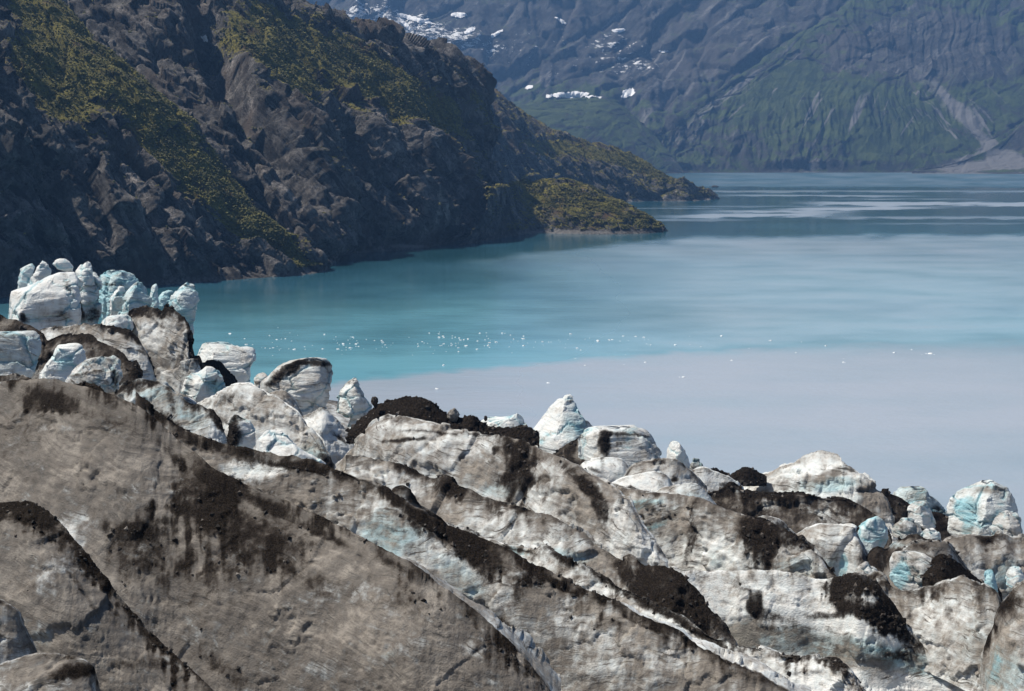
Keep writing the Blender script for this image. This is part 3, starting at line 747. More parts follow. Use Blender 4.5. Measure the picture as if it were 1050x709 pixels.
# ------------------------------------------------------------------ scrub on the lit ledges: nobody could count it
def scrub(hosts):
    Vs, Fs, nb = [], [], 0
    base = np.array([[1, 0, .1], [.3, .95, .1], [-.8, .6, .1], [-.8, -.6, .1], [.3, -.95, .1], [.55, .4, .75], [-.2, .65, .8], [-.65, 0, .75], [-.2, -.65, .8], [.55, -.4, .75], [0, 0, 1.1]])
    fc = [(k, (k + 1) % 5, 5 + (k + 1) % 5, 5 + k) for k in range(5)] + [(5 + k, 5 + (k + 1) % 5, 10, 10) for k in range(5)]
    tri = []
    for f in fc: tri += [(f[0], f[1], f[2]), (f[0], f[2], f[3])] if f[3] != f[2] else [(f[0], f[1], f[2])]
    tri = np.array(tri)
    for h, cnt, s0, s1 in hosts:
        V, Nn, X, Y, VG = HILLS[h]
        nz = fbm(V / 14.0, 4, 77)
        p = np.clip(VG + 0.9 * nz + 0.8 * (Nn[..., 2] - 0.6), 0, 1.0) * (V[..., 2] > 6)
        p = np.where((X > -60) & (X < 1110) & (Y > -30), p, 0).ravel(); p = np.where(p > 0.45, p - .3, 0)
        if p.sum() == 0: continue
        pick = RNG.choice(p.size, size=cnt, p=p / p.sum())
        O = V.reshape(-1, 3)[pick]; n = len(O)
        sc = RNG.uniform(s0, s1, (n, 1, 1)) * RNG.uniform(.6, 1.3, (n, 1, 3))
        jit = RNG.uniform(.6, 1.35, (n, 11, 1))
        a = RNG.uniform(0, 6.28, n); ca, sa = np.cos(a), np.sin(a)
        B = np.stack([base[:, 0][None] * ca[:, None] - base[:, 1][None] * sa[:, None], base[:, 0][None] * sa[:, None] + base[:, 1][None] * ca[:, None], np.broadcast_to(base[:, 2], (n, 11))], -1)
        Q = O[:, None] + B * jit * sc * np.array([1, 1, .8]) + np.c_[RNG.uniform(-2, 2, (n, 2)), np.full(n, -0.4)][:, None]
        Vs.append(Q.reshape(-1, 3)); Fs.append((tri[None] + (np.arange(n) * 11)[:, None, None] + nb).reshape(-1, 3)); nb += n * 11
    ob = mesh_from('scrub', np.concatenate(Vs), np.concatenate(Fs), SCRUB, smooth=False)
    recentre(ob); tag(ob, 'low olive green scrub growing on the ledges of the left hillsides', 'scrub', kind='stuff')
scrub([('near_hillside', 26000, .5, 1.5), ('fjord_wall', 24000, .6, 1.8), ('low_headland', 9000, .7, 1.7), ('far_headland', 7000, .9, 2.2)])

# rock islet off the point
def blob(name, label, cat, px, py, w, h, mat, d=None, seed=0, depth=1.0, group=None, sub=4, sink=0.25, flat=1.0):
    c = on_water(px, py) if d is None else P(px, py, d)
    s = c[1] / FPX
    bpy_me = bpy.data.meshes.new(name)
    import bmesh
    bm = bmesh.new(); bmesh.ops.create_icosphere(bm, subdivisions=sub, radius=1.0)
    co = np.array([v.co[:] for v in bm.verts])
    r = 1 + 0.35 * ridged(co * 1.1 + seed * 3.3, 4, seed) + 0.25 * fbm(co * 2.6 + seed, 3, seed + 1)
    co = co * r[:, None] * np.array([w * .5 * s, w * .5 * s * depth, h * .8 * s])
    for v, q in zip(bm.verts, co): v.co = q
    for f in bm.faces: f.smooth = sub > 2
    bm.to_mesh(bpy_me); bm.free()
    if mat is ICE: raise ValueError
    bpy_me.materials.append(mat)
    ob = bpy.data.objects.new(name, bpy_me); COL.objects.link(ob)
    co[:, 2] += 0
    ob.location = (c[0], c[1], c[2] + h * s * (0.5 - sink))
    return tag(ob, label, cat, group)
blob('rock_islet', 'tiny dark rock islet off the tip of the far headland', 'islet', 733, 192.3, 6, 1.6, STONE, seed=5, depth=1.5)

# ------------------------------------------------------------------ water
def water():
    pxs = np.linspace(-520, 1600, 560)
    t = np.linspace(0, 1, 900)
    pys = 172.0 + (720 - 172.0) * t ** 1.6
    X, Y = np.meshgrid(pxs, pys)
    V = on_water(X, Y); V[..., 2] = 0
    D = V[..., 1]
    nz = fbm(np.stack([V[..., 0] / 260, V[..., 1] / 420, 0 * D], -1), 4, 5)
    nz2 = fbm(np.stack([X / 60.0, np.log(D) * 9, 0 * D], -1), 4, 6)
    # edge of the silty plume
    ex = [-520, 300, 370, 450, 520, 600, 700, 770, 830, 900, 960, 1037, 1300, 1600]
    ey = [420, 400, 389, 381, 374, 366, 358.5, 354.5, 351, 348, 346, 344, 340, 340]
    edge = np.interp(X, ex, ey) + 1.6 * nz2 + 2.6 * fbm(np.stack([X / 26.0, Y / 5.0, 0 * D], -1), 4, 14)
    fadew = np.interp(X, [300, 700, 900, 1037], [5.0, 8.0, 20.0, 38.0])
    silt = sstep(-0.5, 1.0, (Y - edge) / fadew) * np.interp(Y, [340, 420, 520], [.90, .97, .80]) * (1 + 0.16 * fbm(np.stack([X / 160.0, np.log(D) * 14, 0 * D], -1), 5, 15))
    # turquoise zone, darkened toward the shore and up the fjord: mountain reflections painted in
    refl_y = np.interp(X, [200, 340, 480, 600, 720, 900], [305, 292, 272, 256, 245, 238])
    turq = sstep(-22, 52, Y - refl_y + 8 * nz2) * (0.75 + 0.35 * nz)
    turq = turq * np.interp(X, [150, 300, 500, 800, 1037], [.85, .9, 1.0, .9, .8])
    band = np.exp(-((Y - edge + 9) / 16.0) ** 2) * sstep(230, 380, X)
    turq = np.clip(turq + 0.30 * band, 0, 1.2)
    # wind-ruffled water: light sheet on the right, streaks in the far reach
    wind = sstep(0, 1, (Y - np.interp(X, [200, 500, 700, 1037], [285, 262, 240, 236])) / 9.0 + nz2 * .6) * sstep(420, 760, X + 60 * nz)
    far = 0 * X
    rag = 1.1 * fbm(np.stack([X / 34.0, Y / 3.0, 0 * X], -1), 4, 8)
    for (a0, a1, yc, th, sl, am) in [(680, 1120, 196.5, .9, .0, .55), (745, 930, 200.5, .7, .004, .7), (830, 1130, 208.6, 1.5, .004, 1.0), (860, 1000, 204.5, .5, .0, .6), (735, 870, 217.5, 1.3, .0, .9), (800, 955, 215.0, 1.2, -.012, 1.0),
                                     (690, 860, 222.0, 1.5, -.01, .95), (850, 1130, 223.5, 1.2, .0, .6), (650, 760, 226.0, 1.0, 0, .5), (700, 1000, 212.0, .6, 0, .4), (900, 1100, 229.5, .7, 0, .35), (640, 740, 214, .5, 0, .4)]:
        ln = sstep(a0 - 40, a0 + 40, X) * sstep(a1 + 40, a1 - 40, X)
        far = np.maximum(far, am * ln * sstep(1.3, .3, np.abs(Y - yc - sl * (X - a0) + 0.6 * rag) / (1.5 * th) + 0.75 * rag))
    top = sstep(193.5, 190, Y + 1.6 * rag) * sstep(640, 760, X) * 0.9
    wind = wind + 0.30 * silt * (1 - wind)
    wind = np.clip(wind * 0.85 + far * 0.95 + top, 0, 1)
    st2 = fbm(np.stack([X / 90.0, np.log(D) * 22, 0 * D], -1), 5, 9)
    turq = np.clip(turq * (1 + 0.35 * st2), 0, 1.2)
    sheen = np.clip(wind * sstep(236, 243, Y + rag) * (0.62 + 0.25 * st2), 0, 1)  # sky sheen on wind-ruffled water, painted as pale colour
    far_sheen = np.clip((far * 0.8 + top * (0.22 + 0.2 * rag)), 0, 1)
    S = np.clip(np.maximum(silt, np.maximum(sheen, far_sheen) * (1 - silt)), 0, 1)  # painted sheen shares the silt colour
    F = grid_faces(*X.shape)
    # nearer the water runs in under the ice
    ob = mesh_from('water', V, F[:, ::-1], WATER, dict(silt=S, turq=turq, wind=wind))
    if ob.data.polygons[1000].normal.z < 0: ob.data.flip_normals()
    tag(ob, 'turquoise fjord water with pale silt plume along the ice front', 'water', kind='structure')
water()

# ------------------------------------------------------------------ ice floes
import bmesh
floe_meshes = []
for k in range(7):
    bm = bmesh.new(); bmesh.ops.create_icosphere(bm, subdivisions=2, radius=1.0)
    for v in bm.verts:
        q = np.array([v.co[:]])
        r = 1 + 0.5 * float(noise(q * 1.3 + k * 9.1, k)[0]) + 0.3 * float(noise(q * 3 + k, k + 9)[0])
        v.co = v.co * r
        v.co.z = max(v.co.z, -0.3) * 0.55
    me = bpy.data.meshes.new('ice_floe'); bm.to_mesh(me); bm.free(); me.materials.append(FLOE); floe_meshes.append(me)
def floe(px, py, size, label, group='small ice floes drifting on the fjord', stretch=1.0):
    c = on_water(px, py); s = c[1] / FPX
    o = bpy.data.objects.new('ice_floe', random.choice(floe_meshes)); COL.objects.link(o)
    o.location = (c[0], c[1], 0.0); o.rotation_euler = (0, 0, 0 if stretch > 1.5 else random.uniform(0, 6.28))
    w = size * s * 0.5; o.scale = (w * stretch, w * random.uniform(.8, 1.4), w * random.uniform(.8, 1.3))
    tag(o, label, 'ice floe', group)
for (x, y, sz_, lb, st) in [
    (640, 441, 4.0, 'longest flat white floe on the silty water right of the ice cone', 2.6),
    (448, 399, 3.2, 'white floe nearest the ice on the silt plume below the plume edge', 1.3),
    (562, 393, 3.0, 'lone white floe on the silty water above the ice cone', 1.3),
    (701, 387, 3.4, 'pair-like bright floe in the middle of the silty water', 1.5),
    (865, 372, 3.0, 'lower bright floe left of the tight cluster on the silty water', 1.0),
    (954, 363, 3.6, 'brightest floe of the tight cluster far right on the silty water', 1.5),
    (236, 342.5, 3.2, 'leftmost white floe on the turquoise water beside the ice tower', 1.0)]:
    floe(x, y, sz_, lb, 'single ice floes', st)
spots = [(259, 353.7), (261, 361), (276.5, 344.5), (284, 348.5), (288.5, 348), (299, 350), (277, 357.5), (280, 357), (288, 358), (313, 358.5), (331, 358), (325, 359.5), (355, 356.5), (352, 353), (346, 352), (362, 346), (357, 349), (359, 348), (367, 352), (365, 355.5), (355, 359), (359, 357), (384, 349.5), (395, 354), (403, 352), (392, 356), (386, 358), (428, 356), (435, 352), (454, 353), (460, 355), (470, 352), (467, 346), (471, 347), (472, 349), (480, 348), (492, 342), (478, 355), (470, 357),
         (499, 345), (507, 350), (515, 342), (524, 351), (531, 350), (541, 352), (549, 351), (556, 350), (565, 351), (573, 349), (580, 353), (600, 348), (610, 350), (625, 349), (636, 350), (537, 345), (585, 343), (639, 345), (707, 345), (740, 345), (525, 362), (455, 375), (590, 368), (640, 374), (662, 372), (750, 370), (803, 360), (816, 362), (822, 351), (847, 355), (892, 363), (917, 362), (935, 359), (945, 364), (950, 363), (958, 364), (865, 368), (865, 372), (750, 369), (697, 387), (600, 375)]
R2_ = random.Random(4)
for k in range(120):
    c = R2_.choice([(280, 352, 30, 6), (360, 352, 18, 5), (450, 352, 40, 4), (550, 350, 60, 3.5), (640, 350, 70, 4), (480, 350, 30, 5)])
    spots.append((R2_.gauss(c[0], c[2]), R2_.gauss(c[1], c[3])))
for (x, y) in spots:
    if x < 215: continue
    teal = y < np.interp(x, [300, 370, 520, 700, 830, 960, 1037], [400, 389, 374, 358.5, 351, 346, 344])
    floe(x, y, R2_.choice([.8, 1.0, 1.2, 1.5, 2.0, 2.9]), 'small white ice floe drifting on the turquoise water' if teal else 'small white ice floe drifting on the pale silty water',
         'small ice floes on the turquoise water' if teal else 'small ice floes on the silty water')

# ================================================================== the glacier, from the viewer's feet to the ice front
B = lambda *a: list(a)
# --- nearest ridges
ridge('small dirty ice knob at the bottom left corner of the glacier', [(-60, 705), (-20, 690), (13, 677), (45, 671), (75, 675), (93, 683), (100, 700), (108, 730)], 36,
      [(('y', 790), 55)], dirt=.55, crestdark=.2, seed=101, bulge=.15, top=.03, dmarks=[(75, 690, 26, 9, -10, .8)])
ridge('narrow pale ice edge standing over the bottom left knob', [(-60, 600), (-20, 610), (13, 624), (22, 640), (32, 658), (45, 678), (60, 700)], 40,
      [(('y', 760), 62)], dirt=.5, crestdark=.35, blue=.1, seed=102, top=.05)
ridge('grey brown ice ridge across the bottom left, dark along its crest', [(-70, 508), (-30, 512), (13, 516), (35, 517), (55, 532), (75, 555), (100, 586), (130, 621), (155, 651), (180, 673), (205, 694), (235, 725)], (47, 46, 44, 42),
      [(70, 46), (('y', 800), 58)], dirt=.78, crestdark=.75, cw=.05, seed=103, bulge=.08, facet=.6, top=.012, rub=350,
      marks=[(60, 590, 40, 30, 60, -.12), (150, 655, 40, 18, 40, -.2), (40, 650, 20, 22, 0, -.2), (110, 640, 60, 50, 40, .05)], bmarks=[(40, 655, 18, 16, 0, .4), (150, 655, 34, 12, 30, .2)],
      dmarks=[(25, 530, 34, 14, 10, .55), (45, 545, 20, 12, 60, .3), (145, 682, 36, 8, 0, .35), (85, 610, 50, 3, 55, .3), (35, 605, 26, 5, 15, .3)])
ridge('broad brown ice mound filling the lower left, largest face of the glacier',
      [(-70, 416), (-30, 412), (13, 408), (35, 404), (53, 402), (75, 409), (108, 414), (140, 426), (165, 449), (188, 476), (205, 481), (223, 496), (255, 510), (287, 521), (314, 535), (342, 548), (365, 556), (383, 565), (406, 574), (428, 584), (457, 609), (488, 632), (514, 652), (536, 676), (556, 701), (575, 725)],
      (84, 82, 79, 76, 73, 70, 67, 65),
      [((95, 95, 80, 70, 60, 50, 40, 20), 33), (('y', 790, 790, 790, 800), 48)], dirt=.86, crestdark=.6, cw=.045, seed=104, bulge=.07, facet=.45, crack=.5, dens=.62, rub=900,
      top=(.004, .004, .004, .004, .012, .07, .22, .34), back=.35,
      marks=[(60, 500, 70, 40, 0, .05), (170, 505, 40, 25, 0, -.18), (60, 545, 40, 14, 40, -.55), (85, 540, 22, 18, 60, -.2), (420, 650, 110, 50, 10, -.16), (380, 610, 60, 16, 20, -.10), (60, 440, 26, 5, 0, -.3), (330, 670, 70, 30, 0, -.05)],
      bmarks=[(75, 560, 26, 10, 55, .25), (62, 434, 18, 4, 0, .4), (400, 672, 10, 5, 0, .5), (420, 690, 12, 6, 0, .3)],
      dmarks=[(225, 500, 34, 6, 33, 0.70), (275, 520, 34, 5, 27, 0.70), (330, 548, 34, 5, 25, 0.60), (400, 578, 34, 4, 24, 0.50), (180, 470, 22, 6, 45, 0.60), (225, 545, 26, 60, 10, 0.19), (205, 505, 39, 50, 50, 0.57), (150, 560, 52, 45, 30, 0.49), (245, 545, 57, 32, 30, 0.41), (50, 410, 36, 15, 10, 0.68), (100, 430, 69, 15, 20, 0.30), (210, 610, 57, 45, 0, 0.22), (320, 600, 69, 17, 20, 0.22), (130, 542, 46, 10, 10, 0.30), (255, 555, 69, 50, 20, 0.22), (420, 620, 34, 17, 30, 0.27), (235, 690, 34, 12, 40, 0.48), (300, 560, 46, 37, 40, 0.21), (20, 440, 29, 50, 60, 0.22), (500, 672, 30, 12, 55, 0.28)])
ridge('thin grey ice fin between the broad brown mound and the rubble band',
      [(-70, 396), (-30, 391), (13, 384), (35, 389), (60, 398), (80, 394), (95, 394), (108, 404), (125, 414), (145, 425), (160, 435), (172, 446), (182, 459), (191, 475), (203, 492), (215, 510)], (96, 92, 88, 84),
      [(('y', 470, 455, 470, 520), 58)], dirt=.45, crestdark=.5, cw=.2, seed=105, bulge=.05, top=.03, rub=250, blue=.1,
      dmarks=[(88, 400, 24, 12, 15, .9), (30, 400, 40, 14, 0, .45), (125, 420, 30, 6, 40, .4)], bmarks=[(160, 442, 30, 6, 48, .4)])
ridge('long rubble topped ice ridge crossing the middle from left to lower right',
      [(140, 408), (155, 420), (175, 433), (195, 449), (225, 459), (257, 464), (291, 469), (328, 477), (346, 484), (369, 493), (390, 496), (406, 510), (424, 521), (451, 538), (489, 555), (513, 561), (536, 577), (564, 591), (587, 602), (610, 611), (639, 621), (661, 635), (696, 650), (713, 664), (736, 674), (760, 684), (790, 699), (830, 725)],
      (112, 108, 104, 100, 96, 92, 88), [((40, 40, 45, 55, 40, 35, 30), 40), (('y', 560, 600, 680, 760, 820), 54)], dirt=.66, crestdark=.62, cw=.06, seed=106, bulge=.06, dens=.62, rub=700,
      top=(.01, .01, .012, .012, .03, .12, .28, .34), back=.45,
      marks=[(255, 482, 44, 12, 0, -.55), (395, 548, 60, 40, 30, -.34), (470, 590, 54, 26, 40, -.30), (640, 650, 80, 40, 20, -.20), (560, 620, 60, 30, 25, -.05), (330, 505, 60, 16, 10, .05), (700, 680, 60, 20, 10, -.08)],
      bmarks=[(400, 550, 48, 30, 25, .6), (250, 482, 34, 7, 0, .35), (475, 595, 44, 22, 40, .5), (640, 660, 60, 25, 10, .12)],
      dmarks=[(480, 560, 50, 16, 38, .9), (320, 482, 40, 4, 10, .7), (380, 500, 22, 4, 15, .7), (430, 532, 34, 5, 35, .8), (560, 594, 40, 4, 28, .7), (650, 635, 50, 4, 32, .5), (430, 540, 24, 10, 40, .5), (300, 480, 70, 6, 6, .35), (210, 455, 50, 8, 15, .55), (255, 497, 50, 8, 20, .35), (490, 578, 26, 8, 60, .4), (548, 598, 12, 10, 30, .7), (575, 602, 9, 5, 30, .8), (595, 608, 7, 4, 0, .8), (510, 645, 36, 14, 30, .75), (585, 625, 26, 16, 60, .2), (535, 605, 10, 20, 0, .4), (620, 640, 50, 2, -20, .3)])
ridge('small grey fin just behind the long rubble topped ridge', [(398, 508), (404, 502), (413, 500), (422, 506), (429, 517), (438, 523), (449, 529), (462, 540)], 116, [(('y', 545, 560), 60)], dirt=.6, crestdark=.5, cw=.12, seed=107, top=.03, dmarks=[(415, 508, 14, 5, 40, .3)])
ridge('bright cream ice strip under a black stony crest at the lower middle',
      [(450, 536), (475, 545), (495, 553), (511, 557), (535, 563), (548, 564), (560, 558), (578, 570), (596, 579), (621, 594), (633, 603), (656, 612), (678, 624), (701, 635), (716, 648), (731, 655), (754, 662), (786, 668), (814, 677), (848, 676), (864, 682), (882, 700), (900, 725)],
      (124, 120, 114, 108, 102, 97), [((14, 20, 26, 30, 34, 26), 30), (('y', 610, 680, 760, 800), 52)], dirt=.12, crestdark=.40, cw=.08, seed=108, bulge=.05, dens=.7, rub=600, top=.05,
      marks=[(560, 580, 50, 10, 30, .1), (620, 605, 50, 8, 30, .2), (800, 690, 60, 12, 8, .15)], bmarks=[(525, 565, 26, 5, 8, .8)],
      dmarks=[(640, 606, 50, 5, 32, .55), (690, 632, 40, 5, 32, .6), (575, 572, 20, 5, 32, .5), (720, 652, 24, 4, 25, .5), (860, 688, 14, 5, 40, .5), (525, 563, 30, 2, 10, .6)])
# --- second rank
ridge('dark muddy ridge behind the cream strip, nearly black on its right',
      [(355, 466), (385, 470), (404, 474), (429, 484), (445, 491), (455, 489), (468, 496), (480, 500), (498, 509), (516, 516), (535, 521), (560, 527), (578, 535), (597, 546), (613, 562), (636, 574), (647, 570), (661, 579), (676, 581), (696, 589), (718, 610), (733, 630), (752, 657), (768, 680)],
      (150, 146, 140, 134, 126, 118), [(('y', 540, 575, 620, 690, 740), 44)], dirt=.56, crestdark=.34, cw=.05, seed=109, bulge=.07, dens=.7, rub=350, top=.02, back=.5,
      marks=[(400, 490, 50, 14, 20, -.25), (520, 535, 50, 16, 15, -.12), (570, 565, 50, 14, 5, -.2), (480, 520, 40, 20, 20, 0)], bmarks=[(490, 545, 24, 8, 0, .35), (580, 572, 34, 10, 10, .6), (440, 520, 20, 10, 0, .15), (625, 580, 20, 10, 30, .2)],
      dmarks=[(462, 500, 16, 20, 75, .75), (505, 520, 14, 12, 80, .35), (560, 540, 20, 4, 60, .3), (690, 618, 44, 36, 45, .85), (655, 595, 26, 20, 45, .55), (640, 585, 20, 12, 50, .45), (720, 640, 30, 26, 50, .7), (600, 590, 26, 12, 60, .2)])
ridge('pale grey ice hump with a large dark stain running down its face',
      [(345, 478), (355, 466), (370, 449), (388, 433), (410, 428), (440, 433), (470, 440), (500, 446), (525, 450), (545, 456), (560, 462), (574, 468), (590, 479), (606, 488), (628, 498), (645, 515), (660, 540), (685, 572)],
      (196, 188, 178, 168, 156), [((14, 18, 20, 18, 14, 12), 28), (('y', 500, 530, 565, 600), 50)], dirt=.36, crestdark=.16, cw=.05, seed=110, bulge=.09, dens=.75, rub=250, top=.05, back=.5,
      marks=[(470, 480, 60, 22, 8, .12), (600, 515, 40, 30, 30, .22), (400, 470, 50, 20, 10, .14), (530, 480, 70, 30, 0, .15), (430, 440, 50, 8, 3, -.12)], bmarks=[(475, 490, 50, 18, 8, .30), (515, 505, 30, 10, 0, .35), (590, 540, 40, 14, 10, .15)],
      dmarks=[(530, 482, 19, 36, 0, .85), (532, 460, 30, 12, 20, .45), (612, 512, 10, 30, -35, .75), (590, 490, 30, 6, 40, .5), (557, 500, 12, 16, 0, .3), (415, 452, 30, 2.5, -4, .7), (455, 444, 60, 2, 2, .5)])
ridge('cracked grey ice wall with blue hollows right of the stained hump',
      [(600, 506), (628, 501), (645, 506), (663, 507), (697, 507), (711, 512), (725, 517), (747, 525), (761, 531), (777, 536), (800, 543), (818, 552), (832, 564), (848, 582), (860, 600)],
      (186, 180, 172, 164, 158), [((12, 14, 16, 14), 32), (('y', 610, 620, 625, 640), 58)], dirt=.56, crestdark=.34, cw=.05, seed=111, bulge=.06, dens=.8, rub=260, top=(.06, .06, .03, .02, .02), back=.5, rough=1.35,
      marks=[(650, 512, 40, 6, 0, -.3), (700, 570, 60, 20, 0, -.15), (750, 575, 30, 22, 0, -.25), (830, 575, 40, 18, 10, -.2), (660, 535, 30, 10, -20, .1)], bmarks=[(650, 520, 36, 7, -12, .9), (672, 540, 22, 5, -22, 1.0), (690, 525, 16, 8, 0, .4), (745, 570, 26, 20, 0, .3), (820, 585, 40, 18, 10, .4), (700, 575, 40, 14, 0, .2)],
      dmarks=[(780, 560, 18, 28, -20, .9), (800, 550, 30, 12, 20, .6), (655, 550, 12, 10, 30, .5), (710, 545, 5, 40, 10, .5), (620, 525, 12, 24, 25, .7), (765, 545, 14, 14, 30, .5), (680, 533, 24, 2.5, -22, .5)])
ridge('bright snowy slope speckled with grit at the lower right, blue grey wall beneath it',
      [(680, 592), (690, 584), (697, 588), (718, 589), (731, 591), (747, 590), (759, 588), (777, 587), (800, 588), (814, 591), (832, 598), (843, 602), (857, 597), (871, 589), (880, 588), (896, 596), (910, 612), (922, 630), (933, 647), (948, 661), (965, 670), (983, 672), (1001, 684), (1016, 695), (1045, 725)],
      (140, 138, 134, 130, 124), [((48, 52, 46, 40, 44, 12, 8), 22), (('y', 720, 730, 740, 770), 64)], dirt=.06, crestdark=.35, cw=.04, seed=112, bulge=.05, rough=.6, flute=.4, dens=.75, rub=600, top=.03, back=.5,
      marks=[(830, 665, 170, 26, 8, .55), (740, 650, 40, 24, 20, .12), (800, 605, 70, 16, 5, .04), (930, 665, 50, 14, 25, .1)], bmarks=[(830, 662, 130, 22, 8, .55), (930, 678, 60, 14, 20, .5), (740, 655, 30, 14, 0, .4)],  # large dirt and blue marks paint the shade of the lower wall
      dmarks=[(858, 603, 16, 12, -40, .95), (885, 600, 20, 12, 20, .75), (905, 630, 30, 20, 50, .95), (930, 655, 30, 10, 40, .6), (790, 632, 30, 7, 12, .6), (775, 616, 8, 14, 20, .75), (845, 632, 30, 5, 0, .6), (880, 628, 40, 8, 20, .55), (760, 600, 12, 8, 30, .5), (820, 645, 60, 4, 0, .35), (918, 672, 24, 6, 10, .6), (835, 668, 100, 4, 5, .1), (870, 610, 20, 22, 30, .5)])
# --- lower right
ridge('grey striped ice slope at the lower right below the cyan cheeked block', [(885, 592), (903, 589), (912, 600), (925, 606), (945, 604), (962, 600), (976, 596), (988, 592), (1000, 597), (1019, 607), (1024, 622), (1020, 640), (1010, 660), (1000, 682)], (136, 130, 124),
      [(('y', 660, 690, 720, 720), 50)], dirt=.46, crestdark=.4, cw=.06, seed=113, blue=.2, bulge=.10, dens=.8, top=.05, marks=[(965, 630, 40, 26, 10, -.10)], bmarks=[(1000, 650, 14, 30, 20, .15)], dmarks=[(905, 600, 14, 8, 20, .3), (972, 625, 4, 30, -20, .25)])
ridge('black gritty band slanting down above the grey striped slope at the right', [(945, 590), (955, 580), (964, 572), (976, 576), (990, 586), (1005, 597), (1020, 604), (1026, 612), (1030, 628)], 142, [(('y', 620, 620, 640, 650), 46)], dirt=.8, dark=.75, crestdark=.3, cw=.2, seed=114, rub=200, top=.10)
ridge('blue sided ice corner at the right edge beyond the narrow crack', [(1006, 690), (1010, 662), (1019, 640), (1030, 616), (1045, 600), (1075, 592), (1110, 596), (1160, 604), (1230, 612), (1300, 640)], (122, 118), [(('y', 760, 770), 60)], dirt=.42, crestdark=.35, cw=.06, seed=115, top=.05, bmarks=[(1035, 690, 30, 30, 0, .55), (1020, 680, 6, 40, 10, .4)], dmarks=[(1036, 622, 16, 12, -40, .5)])
serac('upright cyan ice blade wedged in the crack at the right edge', [(1016, 605), (1018, 594), (1023, 590), (1029, 591), (1033, 598), (1031, 612), (1025, 640), (1018, 655)], 132, dirt=.05, blue=.8, thick=.5, seed=116, rot=30)
serac('small white ice chip at the right edge above the crack', [(1034, 604), (1036, 592), (1040, 586), (1048, 584), (1056, 590), (1056, 610)], 128, name='ice_block', cat='ice block', dirt=.05, blue=.3, seed=117)
serac('low rounded ice block with a bright cyan left cheek', [(917, 600), (917, 592), (919, 583), (925, 576), (935, 573), (950, 574), (964, 579), (976, 586), (984, 594), (980, 606), (950, 610), (926, 609)], 146, name='ice_block', cat='ice block', dirt=.42, blue=.0, thick=.7, box=3.2, rot=28, lean=.5, seed=118, bmarks=[(921, 592, 10, 18, 10, 1.3), (958, 600, 16, 8, 0, .3)], marks=[(920, 592, 10, 18, 0, -.6)], dmarks=[(950, 582, 20, 5, 15, .15)])
serac('jagged grey ice stub on the black gravel left of the cyan cheeked block', [(876, 606), (879, 591), (886, 585), (896, 581), (901, 586), (906, 587), (914, 596), (918, 608), (900, 612)], 142, name='ice_block', cat='ice block', dirt=.45, blue=.1, thick=.8, seed=119, dmarks=[(884, 600, 10, 12, 0, .6), (900, 600, 14, 6, 0, .3)], bmarks=[(893, 600, 8, 6, 0, .5)])
ridge('dirty grey ridge rising behind the cyan cheeked block', [(900, 600), (910, 580), (920, 573), (933, 560), (945, 556), (960, 555), (971, 558), (978, 567), (985, 576), (993, 585), (1002, 600)], 168, [(('y', 620), 52)], dirt=.62, crestdark=.35, cw=.08, seed=120, top=.06, rub=80, dmarks=[(925, 575, 22, 8, -20, .3), (950, 562, 20, 4, 5, .35)], blue=.05)
ridge('brown capped ice hump at the right edge under the banded tower', [(965, 562), (971, 554), (985, 549), (1000, 548), (1015, 550), (1028, 548), (1040, 552), (1065, 552), (1110, 556), (1150, 560), (1190, 572), (1240, 590)], 186, [(('y', 625, 635), 50)], dirt=.48, crestdark=.30, cw=.08, seed=121, top=.08, bulge=.12, bmarks=[(1025, 590, 26, 18, -25, .6), (1035, 605, 14, 14, 0, .4)], dmarks=[(1010, 553, 14, 4, 20, .4), (985, 575, 14, 8, 20, .2)])
# --- ranks behind, right
ridge('pale topped ice bluff with a vertical blue crack at right of centre', [(806, 560), (814, 549), (824, 544), (833, 541), (842, 539), (861, 540), (870, 540), (876, 543), (883, 553), (888, 562), (895, 580), (900, 600)], (205, 196), [((14, 16, 12), 24), (('y', 600, 620, 625), 62)], dirt=.28, crestdark=.08, seed=122, bulge=.08, top=.10, bmarks=[(864, 578, 3.5, 16, 4, 1.4), (840, 585, 40, 16, 5, .5)], marks=[(835, 565, 24, 8, 10, .25), (850, 550, 30, 5, 0, -.1)], dmarks=[(888, 580, 10, 18, -20, .4), (838, 560, 14, 5, 0, .25)])
ridge('pale low ridge left of the ice bluff with a dark right shoulder', [(768, 538), (780, 530), (795, 531), (808, 540), (820, 552), (828, 565)], 206, [(('y', 580), 48)], dirt=.35, crestdark=.3, cw=.1, seed=123, top=.08, dmarks=[(800, 545, 14, 10, 30, .5)])
serac('smooth pale blue ice wedge between the dark ridge and the gravel hollow', [(882, 560), (885, 546), (894, 538), (904, 534), (913, 539), (918, 548), (917, 556), (909, 566), (896, 574)], 214, name='ice_block', cat='ice block', dirt=.10, blue=.5, thick=.7, box=4, rot=10, seed=124, rough=.6)
ridge('long black banded ice cliff below the white humped peak', [(716, 512), (725, 506), (740, 502), (750, 496), (761, 503), (775, 506), (790, 507), (814, 508), (838, 509), (861, 511), (876, 515), (890, 523), (905, 535), (914, 552)], (246, 238, 226), [((20, 30, 30, 24), 66), (('y', 560, 575, 585), 50)], dirt=.66, dark=.36, crestdark=.5, cw=.10, seed=125, dens=.85, rub=220, top=.03, marks=[(860, 530, 20, 10, 0, -.2)], dmarks=[(760, 530, 40, 10, 10, .3)], bmarks=[(830, 522, 40, 8, 0, .2)])
